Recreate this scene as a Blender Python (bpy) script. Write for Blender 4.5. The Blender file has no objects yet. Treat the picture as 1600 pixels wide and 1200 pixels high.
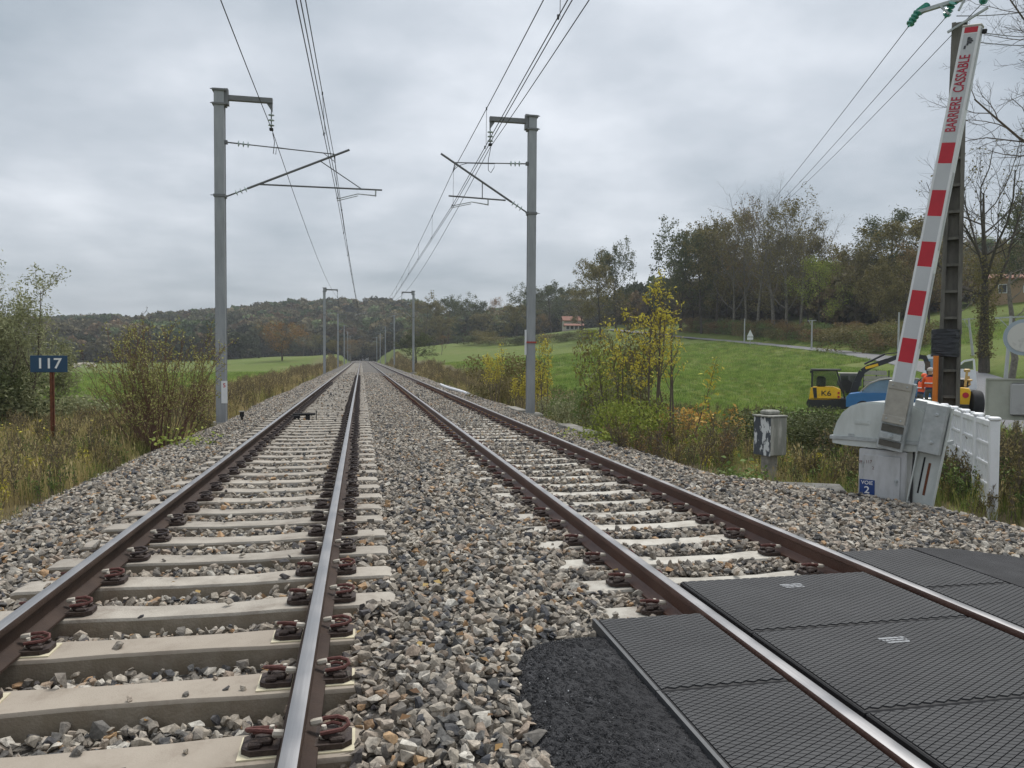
import bpy, bmesh, math, random
import numpy as np
from mathutils import Vector, Matrix, Euler

sc = bpy.context.scene
COL = sc.collection
R = math.radians

# ---------------------------------------------------------------- camera
F, CZ = 1195.0, 1.325                       # focal length in photo pixels, eye height above the rails
YAW, PITCH, ROLL = R(11.177), R(1.968), R(0.35)
cam_rot = Matrix.Rotation(-YAW, 3, 'Z') @ Matrix.Rotation(math.pi / 2 - PITCH, 3, 'X') @ Matrix.Rotation(ROLL, 3, 'Z')
cd = bpy.data.cameras.new('camera'); cam = bpy.data.objects.new('camera', cd); COL.objects.link(cam)
cam.matrix_world = Matrix.Translation((0, 0, CZ)) @ cam_rot.to_4x4()
cd.sensor_width = 36; cd.lens = 36 * F / 1600; cd.clip_start = 0.05; cd.clip_end = 6000
sc.camera = cam

# ---------------------------------------------------------------- sky: overcast
SUN_EL, SUN_AZ = R(58), R(35)               # azimuth measured from +Y towards +X
w = bpy.data.worlds.new('World'); sc.world = w; w.use_nodes = True
nt = w.node_tree; nt.nodes.clear()
def wn(t, **k):
    n = nt.nodes.new(t)
    for a, b in k.items(): setattr(n, a, b)
    return n
L = nt.links.new
wo = wn('ShaderNodeOutputWorld'); bg = wn('ShaderNodeBackground'); bg.inputs['Strength'].default_value = 0.1
L(bg.outputs[0], wo.inputs[0])
sky = wn('ShaderNodeTexSky', sky_type='NISHITA'); sky.sun_disc = False
sky.sun_elevation = SUN_EL; sky.sun_rotation = SUN_AZ
tc = wn('ShaderNodeTexCoord'); sx = wn('ShaderNodeSeparateXYZ'); L(tc.outputs['Generated'], sx.inputs[0])
def wm(op, a, b):
    n = wn('ShaderNodeMath', operation=op)
    for i, v in enumerate((a, b)):
        if hasattr(v, 'is_linked'): L(v, n.inputs[i])
        else: n.inputs[i].default_value = v
    return n.outputs[0]
zz = wm('ADD', wm('MAXIMUM', sx.outputs[2], 0.0), 0.16)
cx = wn('ShaderNodeCombineXYZ'); L(wm('DIVIDE', sx.outputs[0], zz), cx.inputs[0]); L(wm('DIVIDE', sx.outputs[1], zz), cx.inputs[1])
mp = wn('ShaderNodeMapping'); mp.inputs['Location'].default_value = (3.1, 7.4, 0); L(cx.outputs[0], mp.inputs[0])
n1 = wn('ShaderNodeTexNoise'); n1.inputs['Scale'].default_value = 0.42; n1.inputs['Detail'].default_value = 5; n1.inputs['Roughness'].default_value = 0.5
n1.inputs['Distortion'].default_value = 0.4
n2 = wn('ShaderNodeTexNoise'); n2.inputs['Scale'].default_value = 2.3; n2.inputs['Detail'].default_value = 6; n2.inputs['Roughness'].default_value = 0.55
L(mp.outputs[0], n1.inputs['Vector']); L(mp.outputs[0], n2.inputs['Vector'])
fac = wm('ADD', wm('MULTIPLY', n1.outputs[0], 0.72), wm('MULTIPLY', n2.outputs[0], 0.28))
cr = wn('ShaderNodeValToRGB'); e = cr.color_ramp.elements
e[0].position = 0.38; e[0].color = (0.258, 0.293, 0.326, 1); e[1].position = 0.64; e[1].color = (0.585, 0.607, 0.64, 1)
m_ = cr.color_ramp.elements.new(0.51); m_.color = (0.395, 0.424, 0.458, 1)
L(fac, cr.inputs[0])
up = wm('ADD', wm('MULTIPLY', wm('POWER', wm('MAXIMUM', sx.outputs[2], 0.0), 0.6), 3.1), 7.9)   # overcast: brighter overhead
sca = wn('ShaderNodeVectorMath', operation='SCALE'); L(cr.outputs[0], sca.inputs[0]); L(up, sca.inputs['Scale'])
mx = wn('ShaderNodeMixRGB'); mx.inputs[0].default_value = 0.93; L(sky.outputs[0], mx.inputs[1]); L(sca.outputs[0], mx.inputs[2])
L(mx.outputs[0], bg.inputs['Color'])

# ---------------------------------------------------------------- sun behind the cloud
sl = bpy.data.lights.new('sun', 'SUN'); sl.energy = 1.5; sl.angle = R(18); sl.color = (1.0, 0.965, 0.92)
so = bpy.data.objects.new('sun', sl); COL.objects.link(so)
sd = Vector((math.sin(SUN_AZ) * math.cos(SUN_EL), math.cos(SUN_AZ) * math.cos(SUN_EL), math.sin(SUN_EL)))
so.rotation_euler = sd.to_track_quat('Z', 'Y').to_euler(); so.location = (0, 0, 40)

sc.view_settings.view_transform = 'Standard'; sc.view_settings.look = 'None'
sc.view_settings.gamma = 1.0; sc.view_settings.exposure = 0.8

# ---------------------------------------------------------------- pixel -> place
CAM3 = np.array(cam_rot); EYE = np.array((0, 0, CZ))
def ray(px, py): return CAM3 @ np.array([(px - 800) / F, -(py - 600) / F, -1.0])
def onz(px, py, z): d = ray(px, py); return EYE + d * ((z - CZ) / d[2])
def ony(px, py, y): d = ray(px, py); return EYE + d * (y / d[1])
def atd(px, py, D): return EYE + ray(px, py) * D

# ---------------------------------------------------------------- builders
def nrm(v):
    v = np.asarray(v, float); n = np.linalg.norm(v)
    return v / n if n > 1e-9 else v
class MB:
    """collects shapes and links them as one mesh object"""
    def __init__(s): s.v = []; s.f = []; s.m = []; s.mi = 0
    def add(s, vs, fs):
        b = len(s.v); s.v.extend([tuple(map(float, p)) for p in vs])
        for f in fs: s.f.append([i + b for i in f]); s.m.append(s.mi)
        return s
    def box(s, c, size, rot=None, taper=1.0, bev=0.0):
        hx, hy, hz = [k / 2 for k in size]
        if bev > 0:
            b = min(bev, hx * .9, hy * .9, hz * .9); pts = []; fs = []
            def ring(x, y, z, cc): return [(x - cc, -y, z), (x, -y + cc, z), (x, y - cc, z), (x - cc, y, z), (-x + cc, y, z), (-x, y - cc, z), (-x, -y + cc, z), (-x + cc, -y, z)]
            for (x, y, z) in ((hx - b, hy - b, -hz), (hx, hy, -hz + b), (hx * taper, hy * taper, hz - b), (hx * taper - b, hy * taper - b, hz)): pts += ring(x, y, z, b)
            for k in range(3):
                for i in range(8): j = (i + 1) % 8; fs.append((k * 8 + i, k * 8 + j, k * 8 + 8 + j, k * 8 + 8 + i))
            fs.append(tuple(range(7, -1, -1))); fs.append(tuple(range(24, 32)))
        else:
            t = taper
            pts = [(-hx, -hy, -hz), (hx, -hy, -hz), (hx, hy, -hz), (-hx, hy, -hz), (-hx * t, -hy * t, hz), (hx * t, -hy * t, hz), (hx * t, hy * t, hz), (-hx * t, hy * t, hz)]
            fs = [(3, 2, 1, 0), (4, 5, 6, 7), (0, 1, 5, 4), (1, 2, 6, 5), (2, 3, 7, 6), (3, 0, 4, 7)]
        m = rot if rot is not None else Matrix.Identity(3)
        return s.add([Vector(m @ Vector(p)) + Vector(c) for p in pts], fs)
    def tube(s, pts, rad, n=6, caps=True):
        P = [np.asarray(p, float) for p in pts]; k = len(P)
        rad = [rad] * k if np.isscalar(rad) else rad
        vs = []; d0 = nrm(P[1] - P[0]); u = np.cross(d0, (0, 0, 1.0))
        if np.linalg.norm(u) < 1e-3: u = np.cross(d0, (0, 1.0, 0))
        u = nrm(u)
        for i in range(k):
            d = nrm(P[min(i + 1, k - 1)] - P[max(i - 1, 0)])
            u = nrm(u - d * np.dot(u, d)); v = np.cross(d, u)
            for j in range(n):
                a = 2 * math.pi * j / n; vs.append(P[i] + (u * math.cos(a) + v * math.sin(a)) * rad[i])
        fs = [(i * n + j, i * n + (j + 1) % n, (i + 1) * n + (j + 1) % n, (i + 1) * n + j) for i in range(k - 1) for j in range(n)]
        if caps and n > 2: fs += [tuple(range(n - 1, -1, -1)), tuple(range((k - 1) * n, k * n))]
        return s.add(vs, fs)
    def bar(s, a, b, wd, ht, up=(0, 0, 1)):
        a = np.asarray(a, float); b = np.asarray(b, float); d = nrm(b - a); r = np.cross(d, up)
        if np.linalg.norm(r) < 1e-3: r = np.cross(d, (1, 0, 0))
        r = nrm(r); u = np.cross(r, d); vs = []
        for p in (a, b):
            for i, j in ((-1, -1), (1, -1), (1, 1), (-1, 1)): vs.append(p + r * i * wd / 2 + u * j * ht / 2)
        return s.add(vs, [(3, 2, 1, 0), (4, 5, 6, 7), (0, 1, 5, 4), (1, 2, 6, 5), (2, 3, 7, 6), (3, 0, 4, 7)])
    def prism(s, poly, a, b, f=None):
        """polygon in (u,v), from depth a to depth b; f maps (u,v,depth) to xyz"""
        f = f or (lambda u, v, w: (u, w, v)); n = len(poly)
        vs = [f(u, v, a) for u, v in poly] + [f(u, v, b) for u, v in poly]
        return s.add(vs, [tuple(range(n)), tuple(range(2 * n - 1, n - 1, -1))] + [(i, n + i, n + (i + 1) % n, (i + 1) % n) for i in range(n)])
    def lathe(s, prof, c=(0, 0, 0), axis=(0, 0, 1), n=12):
        ax = nrm(axis); u = np.cross(ax, (0, 0, 1.0))
        if np.linalg.norm(u) < 1e-3: u = np.array((1.0, 0, 0))
        u = nrm(u); v = np.cross(ax, u); vs = []; k = len(prof)
        for r, h in prof:
            for j in range(n):
                a = 2 * math.pi * j / n; vs.append(np.asarray(c, float) + ax * h + (u * math.cos(a) + v * math.sin(a)) * r)
        fs = [(i * n + j, i * n + (j + 1) % n, (i + 1) * n + (j + 1) % n, (i + 1) * n + j) for i in range(k - 1) for j in range(n)]
        fs += [tuple(range(n - 1, -1, -1)), tuple(range((k - 1) * n, k * n))]
        return s.add(vs, fs)
    def mesh(s, name, mats, smooth=False):
        me = bpy.data.meshes.new(name); me.from_pydata(s.v, [], s.f)
        for m in (mats if isinstance(mats, (list, tuple)) else [mats]): me.materials.append(m)
        if isinstance(mats, (list, tuple)) and len(mats) > 1: me.polygons.foreach_set('material_index', s.m)
        bm = bmesh.new(); bm.from_mesh(me); bmesh.ops.recalc_face_normals(bm, faces=bm.faces); bm.to_mesh(me); bm.free()
        if smooth:
            me.polygons.foreach_set('use_smooth', [True] * len(me.polygons)); me.set_sharp_from_angle(angle=R(38))
        me.update(); return me
    def build(s, name, mats, parent=None, smooth=False):
        o = bpy.data.objects.new(name, s.mesh(name, mats, smooth)); COL.objects.link(o); o.parent = parent
        return o
def tag(o, label=None, cat=None, group=None, kind=None):
    if label: o['label'] = label
    if cat: o['category'] = cat
    if group: o['group'] = group
    if kind: o['kind'] = kind
    return o
def empty(name, loc=(0, 0, 0), rz=0, **k):
    o = bpy.data.objects.new(name, None); COL.objects.link(o); o.location = loc; o.rotation_euler = (0, 0, rz); o.empty_display_size = .2
    return tag(o, **k)
def put(name, me, parent=None, loc=(0, 0, 0), rot=(0, 0, 0), scl=None):
    o = bpy.data.objects.new(name, me); COL.objects.link(o); o.parent = parent; o.location = loc; o.rotation_euler = rot
    if scl is not None: o.scale = scl if hasattr(scl, '__len__') else (scl,) * 3
    return o
def copy_tree(o, parent=None, label=None):
    c = o.copy(); COL.objects.link(c); c.parent = parent
    if label: c['label'] = label
    for ch in o.children: copy_tree(ch, c)
    return c
def text(name, body, size, mat, parent, mtx, ext=0.002, xs=1.0):
    cu = bpy.data.curves.new(name, 'FONT'); cu.body = body; cu.size = size; cu.extrude = ext; cu.align_x = 'CENTER'; cu.align_y = 'CENTER'; cu.offset = size * (0.012 if size > .12 else .003)
    t = bpy.data.objects.new(name, cu); me = bpy.data.meshes.new_from_object(t); bpy.data.objects.remove(t); bpy.data.curves.remove(cu)
    me.transform(Matrix.Diagonal((xs, 1, 1, 1))); me.materials.clear(); me.materials.append(mat)
    o = bpy.data.objects.new(name, me); COL.objects.link(o); o.parent = parent; o.matrix_local = mtx; return o

# ---------------------------------------------------------------- materials
MATS = {}
def M(name, col, rough=.7, var=.18, scale=6, bump=0.0, bscale=60, metal=0.0, col2=None, f2=(.45, .62), spec=.5, stretch=(1, 1, 1), detail=5, emit=0):
    if name in MATS: return MATS[name]
    m = bpy.data.materials.new(name); m.use_nodes = True; t = m.node_tree; N = t.nodes; K = t.links.new
    b = N['Principled BSDF']; b.inputs['Roughness'].default_value = rough; b.inputs['Metallic'].default_value = metal; b.inputs['Specular IOR Level'].default_value = spec
    tc = N.new('ShaderNodeTexCoord'); mp = N.new('ShaderNodeMapping'); mp.inputs['Scale'].default_value = stretch; K(tc.outputs['Object'], mp.inputs[0])
    n = N.new('ShaderNodeTexNoise'); n.inputs['Scale'].default_value = scale; n.inputs['Detail'].default_value = detail; n.inputs['Roughness'].default_value = .62; K(mp.outputs[0], n.inputs['Vector'])
    r = N.new('ShaderNodeValToRGB'); e = r.color_ramp.elements
    if col2 is None:
        e[0].position, e[1].position = .3, .72
        e[0].color = [max(0, c * (1 - var)) for c in col] + [1]; e[1].color = [min(1, c * (1 + var)) for c in col] + [1]
    else:
        e[0].position, e[1].position = f2; e[0].color = list(col) + [1]; e[1].color = list(col2) + [1]
    K(n.outputs[0], r.inputs[0]); K(r.outputs[0], b.inputs['Base Color'])
    if bump:
        n3 = N.new('ShaderNodeTexNoise'); n3.inputs['Scale'].default_value = bscale; n3.inputs['Detail'].default_value = 4; K(mp.outputs[0], n3.inputs['Vector'])
        bp = N.new('ShaderNodeBump'); bp.inputs['Strength'].default_value = bump; bp.inputs['Distance'].default_value = .02; K(n3.outputs[0], bp.inputs['Height']); K(bp.outputs[0], b.inputs['Normal'])
    MATS[name] = m; return m
def rough_var(m, lo, hi, scale=8):
    t = m.node_tree; N = t.nodes; n = N.new('ShaderNodeTexNoise'); n.inputs['Scale'].default_value = scale; mr = N.new('ShaderNodeMapRange'); mr.inputs[3].default_value = lo; mr.inputs[4].default_value = hi
    mr.inputs[1].default_value = .35; mr.inputs[2].default_value = .65
    tc = N.new('ShaderNodeTexCoord'); t.links.new(tc.outputs['Object'], n.inputs['Vector']); t.links.new(n.outputs[0], mr.inputs[0]); t.links.new(mr.outputs[0], N['Principled BSDF'].inputs['Roughness']); return m
def ramp_mat(name, stops, rough=.85, trans=0.0, attr=None, rnd=True, noise=0.0, nscale=20, spec=.3, bump=0.0, bscale=40, rw=.38):
    """colour picked per instance (Object Info random) or per face (attribute)"""
    m = bpy.data.materials.new(name); m.use_nodes = True; t = m.node_tree; N = t.nodes; K = t.links.new
    b = N['Principled BSDF']; b.inputs['Roughness'].default_value = rough; b.inputs['Specular IOR Level'].default_value = spec
    r = N.new('ShaderNodeValToRGB'); cr = r.color_ramp; el = cr.elements
    while len(el) > 1: el.remove(el[-1])
    for i, (p, c) in enumerate(stops):
        x = el[0] if i == 0 else el.new(p); x.position = p; x.color = list(c) + [1]
    src = None
    if attr: a = N.new('ShaderNodeAttribute'); a.attribute_name = attr; src = a.outputs['Fac']
    if rnd:
        oi = N.new('ShaderNodeObjectInfo')
        if src is None: src = oi.outputs['Random']
        else:
            ad = N.new('ShaderNodeMath'); ad.operation = 'MULTIPLY_ADD'; ad.inputs[1].default_value = rw; K(oi.outputs['Random'], ad.inputs[0]); K(src, ad.inputs[2])
            sb = N.new('ShaderNodeMath'); sb.operation = 'SUBTRACT'; sb.inputs[1].default_value = rw / 2; K(ad.outputs[0], sb.inputs[0]); src = sb.outputs[0]
    K(src, r.inputs[0]); colout = r.outputs[0]
    if noise:
        tc = N.new('ShaderNodeTexCoord'); n = N.new('ShaderNodeTexNoise'); n.inputs['Scale'].default_value = nscale; n.inputs['Detail'].default_value = 6; n.inputs['Roughness'].default_value = .7; K(tc.outputs['Object'], n.inputs['Vector'])
        mr = N.new('ShaderNodeMapRange'); mr.inputs[1].default_value = .3; mr.inputs[2].default_value = .7; mr.inputs[3].default_value = 1 - noise; mr.inputs[4].default_value = 1 + noise; K(n.outputs[0], mr.inputs[0])
        vm = N.new('ShaderNodeVectorMath'); vm.operation = 'SCALE'; K(colout, vm.inputs[0]); K(mr.outputs[0], vm.inputs['Scale']); colout = vm.outputs[0]
        if bump:
            bp = N.new('ShaderNodeBump'); bp.inputs['Strength'].default_value = bump; bp.inputs['Distance'].default_value = .01; n3 = N.new('ShaderNodeTexNoise'); n3.inputs['Scale'].default_value = bscale; n3.inputs['Detail'].default_value = 5
            K(tc.outputs['Object'], n3.inputs['Vector']); K(n3.outputs[0], bp.inputs['Height']); K(bp.outputs[0], b.inputs['Normal'])
    K(colout, b.inputs['Base Color'])
    if trans:
        tr = N.new('ShaderNodeBsdfTranslucent'); K(colout, tr.inputs[0]); mxs = N.new('ShaderNodeMixShader'); mxs.inputs[0].default_value = trans
        K(b.outputs[0], mxs.inputs[1]); K(tr.outputs[0], mxs.inputs[2]); K(mxs.outputs[0], N['Material Output'].inputs[0])
    MATS[name] = m; return m

# ---------------------------------------------------------------- scattering of countless small pieces
def scatter(name, pos, rot, scl, idx, meshes, parent=None, label=None, cat=None):
    src = bpy.data.collections.new(name + '_pieces')
    for i, me in enumerate(meshes): src.objects.link(bpy.data.objects.new('%s_piece_%02d' % (name, i), me))
    me = bpy.data.meshes.new(name); pos = np.asarray(pos, np.float32); n = len(pos)
    me.vertices.add(n); me.vertices.foreach_set('co', pos.ravel())
    a = me.attributes.new('rot', 'FLOAT_VECTOR', 'POINT'); a.data.foreach_set('vector', np.asarray(rot, np.float32).ravel())
    scl = np.asarray(scl, np.float32); scl = np.repeat(scl[:, None], 3, 1) if scl.ndim == 1 else scl
    a = me.attributes.new('scl', 'FLOAT_VECTOR', 'POINT'); a.data.foreach_set('vector', scl.ravel())
    a = me.attributes.new('idx', 'INT', 'POINT'); a.data.foreach_set('value', np.asarray(idx, np.int32))
    o = bpy.data.objects.new(name, me); COL.objects.link(o); o.parent = parent
    g = bpy.data.node_groups.new(name, 'GeometryNodeTree'); g.interface.new_socket('Geometry', in_out='INPUT', socket_type='NodeSocketGeometry'); g.interface.new_socket('Geometry', in_out='OUTPUT', socket_type='NodeSocketGeometry')
    gi = g.nodes.new('NodeGroupInput'); go = g.nodes.new('NodeGroupOutput'); ip = g.nodes.new('GeometryNodeInstanceOnPoints'); ci = g.nodes.new('GeometryNodeCollectionInfo')
    ci.inputs['Collection'].default_value = src; ci.inputs['Separate Children'].default_value = True; ci.inputs['Reset Children'].default_value = True
    def na(nm, ty): q = g.nodes.new('GeometryNodeInputNamedAttribute'); q.data_type = ty; q.inputs['Name'].default_value = nm; return q.outputs[0]
    k = g.links.new; k(gi.outputs[0], ip.inputs['Points']); k(ci.outputs[0], ip.inputs['Instance']); ip.inputs['Pick Instance'].default_value = True
    k(na('idx', 'INT'), ip.inputs['Instance Index']); k(na('rot', 'FLOAT_VECTOR'), ip.inputs['Rotation']); k(na('scl', 'FLOAT_VECTOR'), ip.inputs['Scale'])
    k(ip.outputs[0], go.inputs[0]); md = o.modifiers.new('scatter', 'NODES'); md.node_group = g
    return tag(o, label, cat, kind='stuff')
# ================================================================ ground, road, ballast, track
rng = np.random.default_rng(7); random.seed(7)
T1, T2, Z2 = -0.985, 2.67, -0.09           # track centres, rail top of the right track (left track: 0)
def sm(a, b, x): t = np.clip((x - a) / (b - a), 0, 1); return t * t * (3 - 2 * t)

CT = []                                     # terrain control points
for y in (-60, -20, 0, 15, 30, 60, 100, 150): CT += [(-5.5, y, -.62), (-9, y, -.82), (-18, y, -.95)]
for y in (-60, -20, 0, 30, 60, 100): CT += [(-45, y, -1.0), (-90, y, -1.0)]
for p in [(150, 571, 210), (60, 571, 220), (-200, 571, 220), (300, 566, 230), (430, 557, 260), (500, 556, 250), (440, 563, 165)]: CT.append(tuple(atd(*p)))
for y in (-60, -20, -5): CT += [(8, y, -.7), (20, y, -.8), (60, y, -.8)]
for y in (11, 15, 20, 30, 45, 70, 110): CT.append((7.2, y, -.72))
for p in [(1000, 650, 28), (1150, 655, 30), (1290, 648, 38), (1350, 650, 38), (1452, 656, 31), (1440, 653, 33.5), (1476, 622, 40), (1430, 640, 37), (1508, 652, 27), (1420, 690, 22), (1000, 600, 45), (1150, 592, 52), (900, 577, 60), (760, 563, 90), (690, 558, 150),
          (1250, 585, 60), (1100, 560, 85), (1000, 545, 110), (900, 545, 130), (820, 540, 170), (700, 537, 220), (900, 515, 230), (960, 528, 180), (640, 550, 260), (600, 553, 330)]: CT.append(tuple(atd(*p)))
ROADP = [np.array(p) for p in [(4.3, 2.2, -.13), (6.5, 3.0, -.16), (10, 5.2, -.3), (15, 9.6, -.5)]] + [atd(1592, 648, 27), atd(1545, 608, 40), atd(1480, 580, 56), atd(1370, 557.5, 76), atd(1280, 546, 92), atd(1200, 538, 107), atd(1120, 531, 124), atd(1040, 524, 142), atd(960, 515, 175)]
for p in ROADP[3:]: CT.append(tuple(p))
for p in [(1560, 525, 72), (1590, 470, 110), (1750, 520, 60), (1300, 515, 125), (1150, 500, 180), (1050, 500, 200), (1700, 420, 150), (1400, 480, 150)]: CT.append(tuple(atd(*p)))
# wooded ridge; crest minus the height of the trees
for px, py, D in [(-300, 534, 480), (-50, 532, 470), (150, 530, 460), (300, 520, 460), (420, 508, 470), (520, 498, 480), (600, 500, 480), (680, 518, 430), (760, 517, 400), (860, 503, 380), (960, 508, 350), (1100, 492, 380), (1300, 470, 380), (1600, 440, 380), (1900, 430, 380)]:
    CT.append(tuple(atd(px, py, D))); q = atd(px, py + 4, D * 1.6); CT.append(tuple(q)); CT.append(tuple(atd(px, 560, D * 2.6)))
for px in (100, 300, 460): CT.append(tuple(atd(px, 560, 300)))
CT = np.array(CT, float)
_d = np.linalg.norm(CT[:, None, :2] - CT[None, :, :2], axis=2)
_A = np.zeros((len(CT) + 3,) * 2); n_ = len(CT); _A[:n_, :n_] = -_d + np.eye(n_) * .25; _A[:n_, n_] = 1; _A[:n_, n_ + 1:] = CT[:, :2]; _A[n_:, :n_] = _A[:n_, n_:].T
_W = np.linalg.solve(_A, np.concatenate([CT[:, 2], np.zeros(3)]))
def terr(x, y):
    x = np.asarray(x, float); y = np.asarray(y, float); sh = x.shape; x = x.ravel(); y = y.ravel(); out = np.empty(len(x))
    for a in range(0, len(x), 20000):
        X = x[a:a + 20000]; Y = y[a:a + 20000]; out[a:a + 20000] = -np.hypot(X[:, None] - CT[:, 0], Y[:, None] - CT[:, 1]) @ _W[:n_] + _W[n_] + _W[n_ + 1] * X + _W[n_ + 2] * Y
    return out.reshape(sh)
BX = [-4.5, -3.85, -3.1, -2.3, -1.0, .22, .75, 1.4, 2.67, 3.95, 4.7, 5.5, 6.2]
BZ = [-.80, -.55, -.29, -.215, -.215, -.195, -.175, -.262, -.272, -.262, -.31, -.52, -.78]
def widen(y): return 1.9 * (1 - sm(7.6, 10.5, y))
def bedz(x, y):
    x = np.asarray(x, float); y = np.asarray(y, float); s = widen(y)
    xx = np.where(x > 4.7, np.where(x < 4.7 + s, 4.7, x - s), x) - 0.12 * np.sin(y * .31) * (np.abs(x - 1) > 4)
    z = np.interp(xx, BX, BZ) - .12 * np.clip((x - 4.7) / 2, 0, 1) * (1 - sm(7.6, 10.5, y))
    inn = (x > T1 - 1.1) & (x < T1 + 1.1)
    z = z + .055 * (1 - sm(4.45, 4.8, y)) * sm(-.12, .0, x) * (1 - sm(.35, .8, x))
    return z - .055 * inn * (1 - sm(4.4, 6.5, y)) * sm(0, .25, 1.1 - np.abs(x - T1))
# road centre line, resampled
def resample(P, step):
    P = np.array(P); out = []
    k = len(P)
    for i in range(k - 1):
        p0, p1, p2, p3 = P[max(i - 1, 0)], P[i], P[i + 1], P[min(i + 2, k - 1)]; n = max(2, int(np.linalg.norm(p2 - p1) / step))
        for j in range(n):
            t = j / n; out.append(.5 * ((2 * p1) + (p2 - p0) * t + (2 * p0 - 5 * p1 + 4 * p2 - p3) * t * t + (3 * p1 - p0 - 3 * p2 + p3) * t ** 3))
    out.append(P[-1]); return np.array(out)
ROAD = resample(ROADP, 1.2)
def ground(x, y):
    """height of the soil: fields, verges, formation under the ballast"""
    x = np.asarray(x, float); y = np.asarray(y, float)
    z = terr(x, y)
    s = widen(y); xl, xr = -4.25, 5.9 + s
    wgt = (1 - sm(0, 2.6, np.maximum(xl - x, x - xr))) * (1 - sm(430, 520, y))
    prof = np.where((x > xl) & (x < xr), np.maximum(bedz(x, y) - .18, -.74), -.66)
    z = z * (1 - wgt) + prof * wgt
    sh = z.shape; zf = z.ravel().copy(); xf = x.ravel(); yf = y.ravel()
    for a in range(0, len(xf), 20000):
        d = np.hypot(xf[a:a + 20000, None] - ROAD[:, 0], yf[a:a + 20000, None] - ROAD[:, 1]); i = d.argmin(1); dm = d.min(1)
        k = (1 - sm(2.1, 3.4, dm)) * sm(7.0, 10.0, xf[a:a + 20000]); zf[a:a + 20000] = zf[a:a + 20000] * (1 - k) + (ROAD[i, 2] - .05) * k
    return zf.reshape(sh)
def gz(x, y): return float(ground(np.array([x]), np.array([y]))[0])
def seat(px, py, D):
    """place on the ground along this pixel column at this depth"""
    p = atd(px, py, D); return np.array([p[0], p[1], gz(p[0], p[1])])
def patch_noise(x, y, sc=.06):
    return np.sin(x * sc * 2.1 + 1.3 * np.sin(y * sc)) * np.cos(y * sc * 1.7 + np.sin(x * sc * 1.2))

# ---- soil sheet
m_field = bpy.data.materials.new('field_grass'); m_field.use_nodes = True
def _field():
    t = m_field.node_tree; N = t.nodes; K = t.links.new; b = N['Principled BSDF']; b.inputs['Roughness'].default_value = .95; b.inputs['Specular IOR Level'].default_value = .15
    tc = N.new('ShaderNodeTexCoord')
    def noi(s, d=6, r=.6): n = N.new('ShaderNodeTexNoise'); n.inputs['Scale'].default_value = s; n.inputs['Detail'].default_value = d; n.inputs['Roughness'].default_value = r; K(tc.outputs['Object'], n.inputs['Vector']); return n.outputs[0]
    def rmp(f, st):
        r = N.new('ShaderNodeValToRGB'); e = r.color_ramp.elements; e[0].position, e[0].color = st[0][0], list(st[0][1]) + [1]; e[1].position, e[1].color = st[-1][0], list(st[-1][1]) + [1]
        for p, c in st[1:-1]: x = e.new(p); x.color = list(c) + [1]
        K(f, r.inputs[0]); return r.outputs[0]
    def mixc(f, a, c): m = N.new('ShaderNodeMixRGB'); K(f, m.inputs[0]); K(a, m.inputs[1]); K(c, m.inputs[2]); return m.outputs[0]
    big = rmp(noi(.035), [(.3, (.078, .118, .024)), (.5, (.115, .155, .033)), (.7, (.165, .17, .058))])
    fine = rmp(noi(1.1, 8, .75), [(.3, (.06, .09, .018)), (.55, (.12, .16, .034)), (.75, (.165, .178, .06))])
    g1 = N.new('ShaderNodeMixRGB'); g1.inputs[0].default_value = .55; K(big, g1.inputs[1]); K(fine, g1.inputs[2])
    straw = rmp(noi(.16, 7, .7), [(.5, (0, 0, 0)), (.72, (.55, .55, .55))]); sw = N.new('ShaderNodeMixRGB'); K(straw, sw.inputs[0]); K(g1.outputs[0], sw.inputs[1]); sw.inputs[2].default_value = (.20, .18, .075, 1); g1 = sw
    brown = rmp(noi(3.5, 8, .7), [(.3, (.09, .075, .042)), (.7, (.18, .15, .085))])
    at = N.new('ShaderNodeAttribute'); at.attribute_name = 'bare'
    K(mixc(at.outputs['Fac'], g1.outputs[0], brown), b.inputs['Base Color'])
    bp = N.new('ShaderNodeBump'); bp.inputs['Strength'].default_value = .7; bp.inputs['Distance'].default_value = .12; K(noi(2.2, 8, .75), bp.inputs['Height']); K(bp.outputs[0], b.inputs['Normal'])
_field()
az = np.concatenate([np.linspace(-60, 60, 330), np.linspace(60, 300, 90)[1:-1]]); rr = np.concatenate([[0.6], np.geomspace(1.5, 1500, 190)])
AZ, RR = np.meshgrid(np.radians(az) + YAW, rr, indexing='ij'); GX = RR * np.sin(AZ); GY = RR * np.cos(AZ); GZ = ground(GX, GY)
GZ = GZ + .03 * patch_noise(GX, GY, .9) * sm(3, 12, np.abs(GX - 1) - 3) * (RR < 80)
na_, nr_ = AZ.shape; idx = np.arange(na_ * nr_).reshape(na_, nr_)
q = np.stack([idx, np.roll(idx, -1, 0)], -1); fs = np.stack([q[:, :-1, 0], q[:, :-1, 1], q[:, 1:, 1], q[:, 1:, 0]], -1).reshape(-1, 4)
me = bpy.data.meshes.new('ground'); me.from_pydata(np.stack([GX, GY, GZ], -1).reshape(-1, 3).tolist(), [], fs.tolist()); me.materials.append(m_field)
me.polygons.foreach_set('use_smooth', [True] * len(me.polygons))
bare = (1 - sm(120, 220, GY)) * np.clip(1.15 - np.maximum(np.maximum(-8.5 - GX, GX - (9.5 + 2 * patch_noise(GX, GY, .25))), 0) / 2.2, 0, 1)
a = me.attributes.new('bare', 'FLOAT', 'POINT'); a.data.foreach_set('value', bare.ravel().astype(np.float32))
gro = bpy.data.objects.new('ground', me); COL.objects.link(gro); tag(gro, kind='structure')
if gro.data.polygons[0].normal.z < 0: gro.data.flip_normals()

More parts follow.
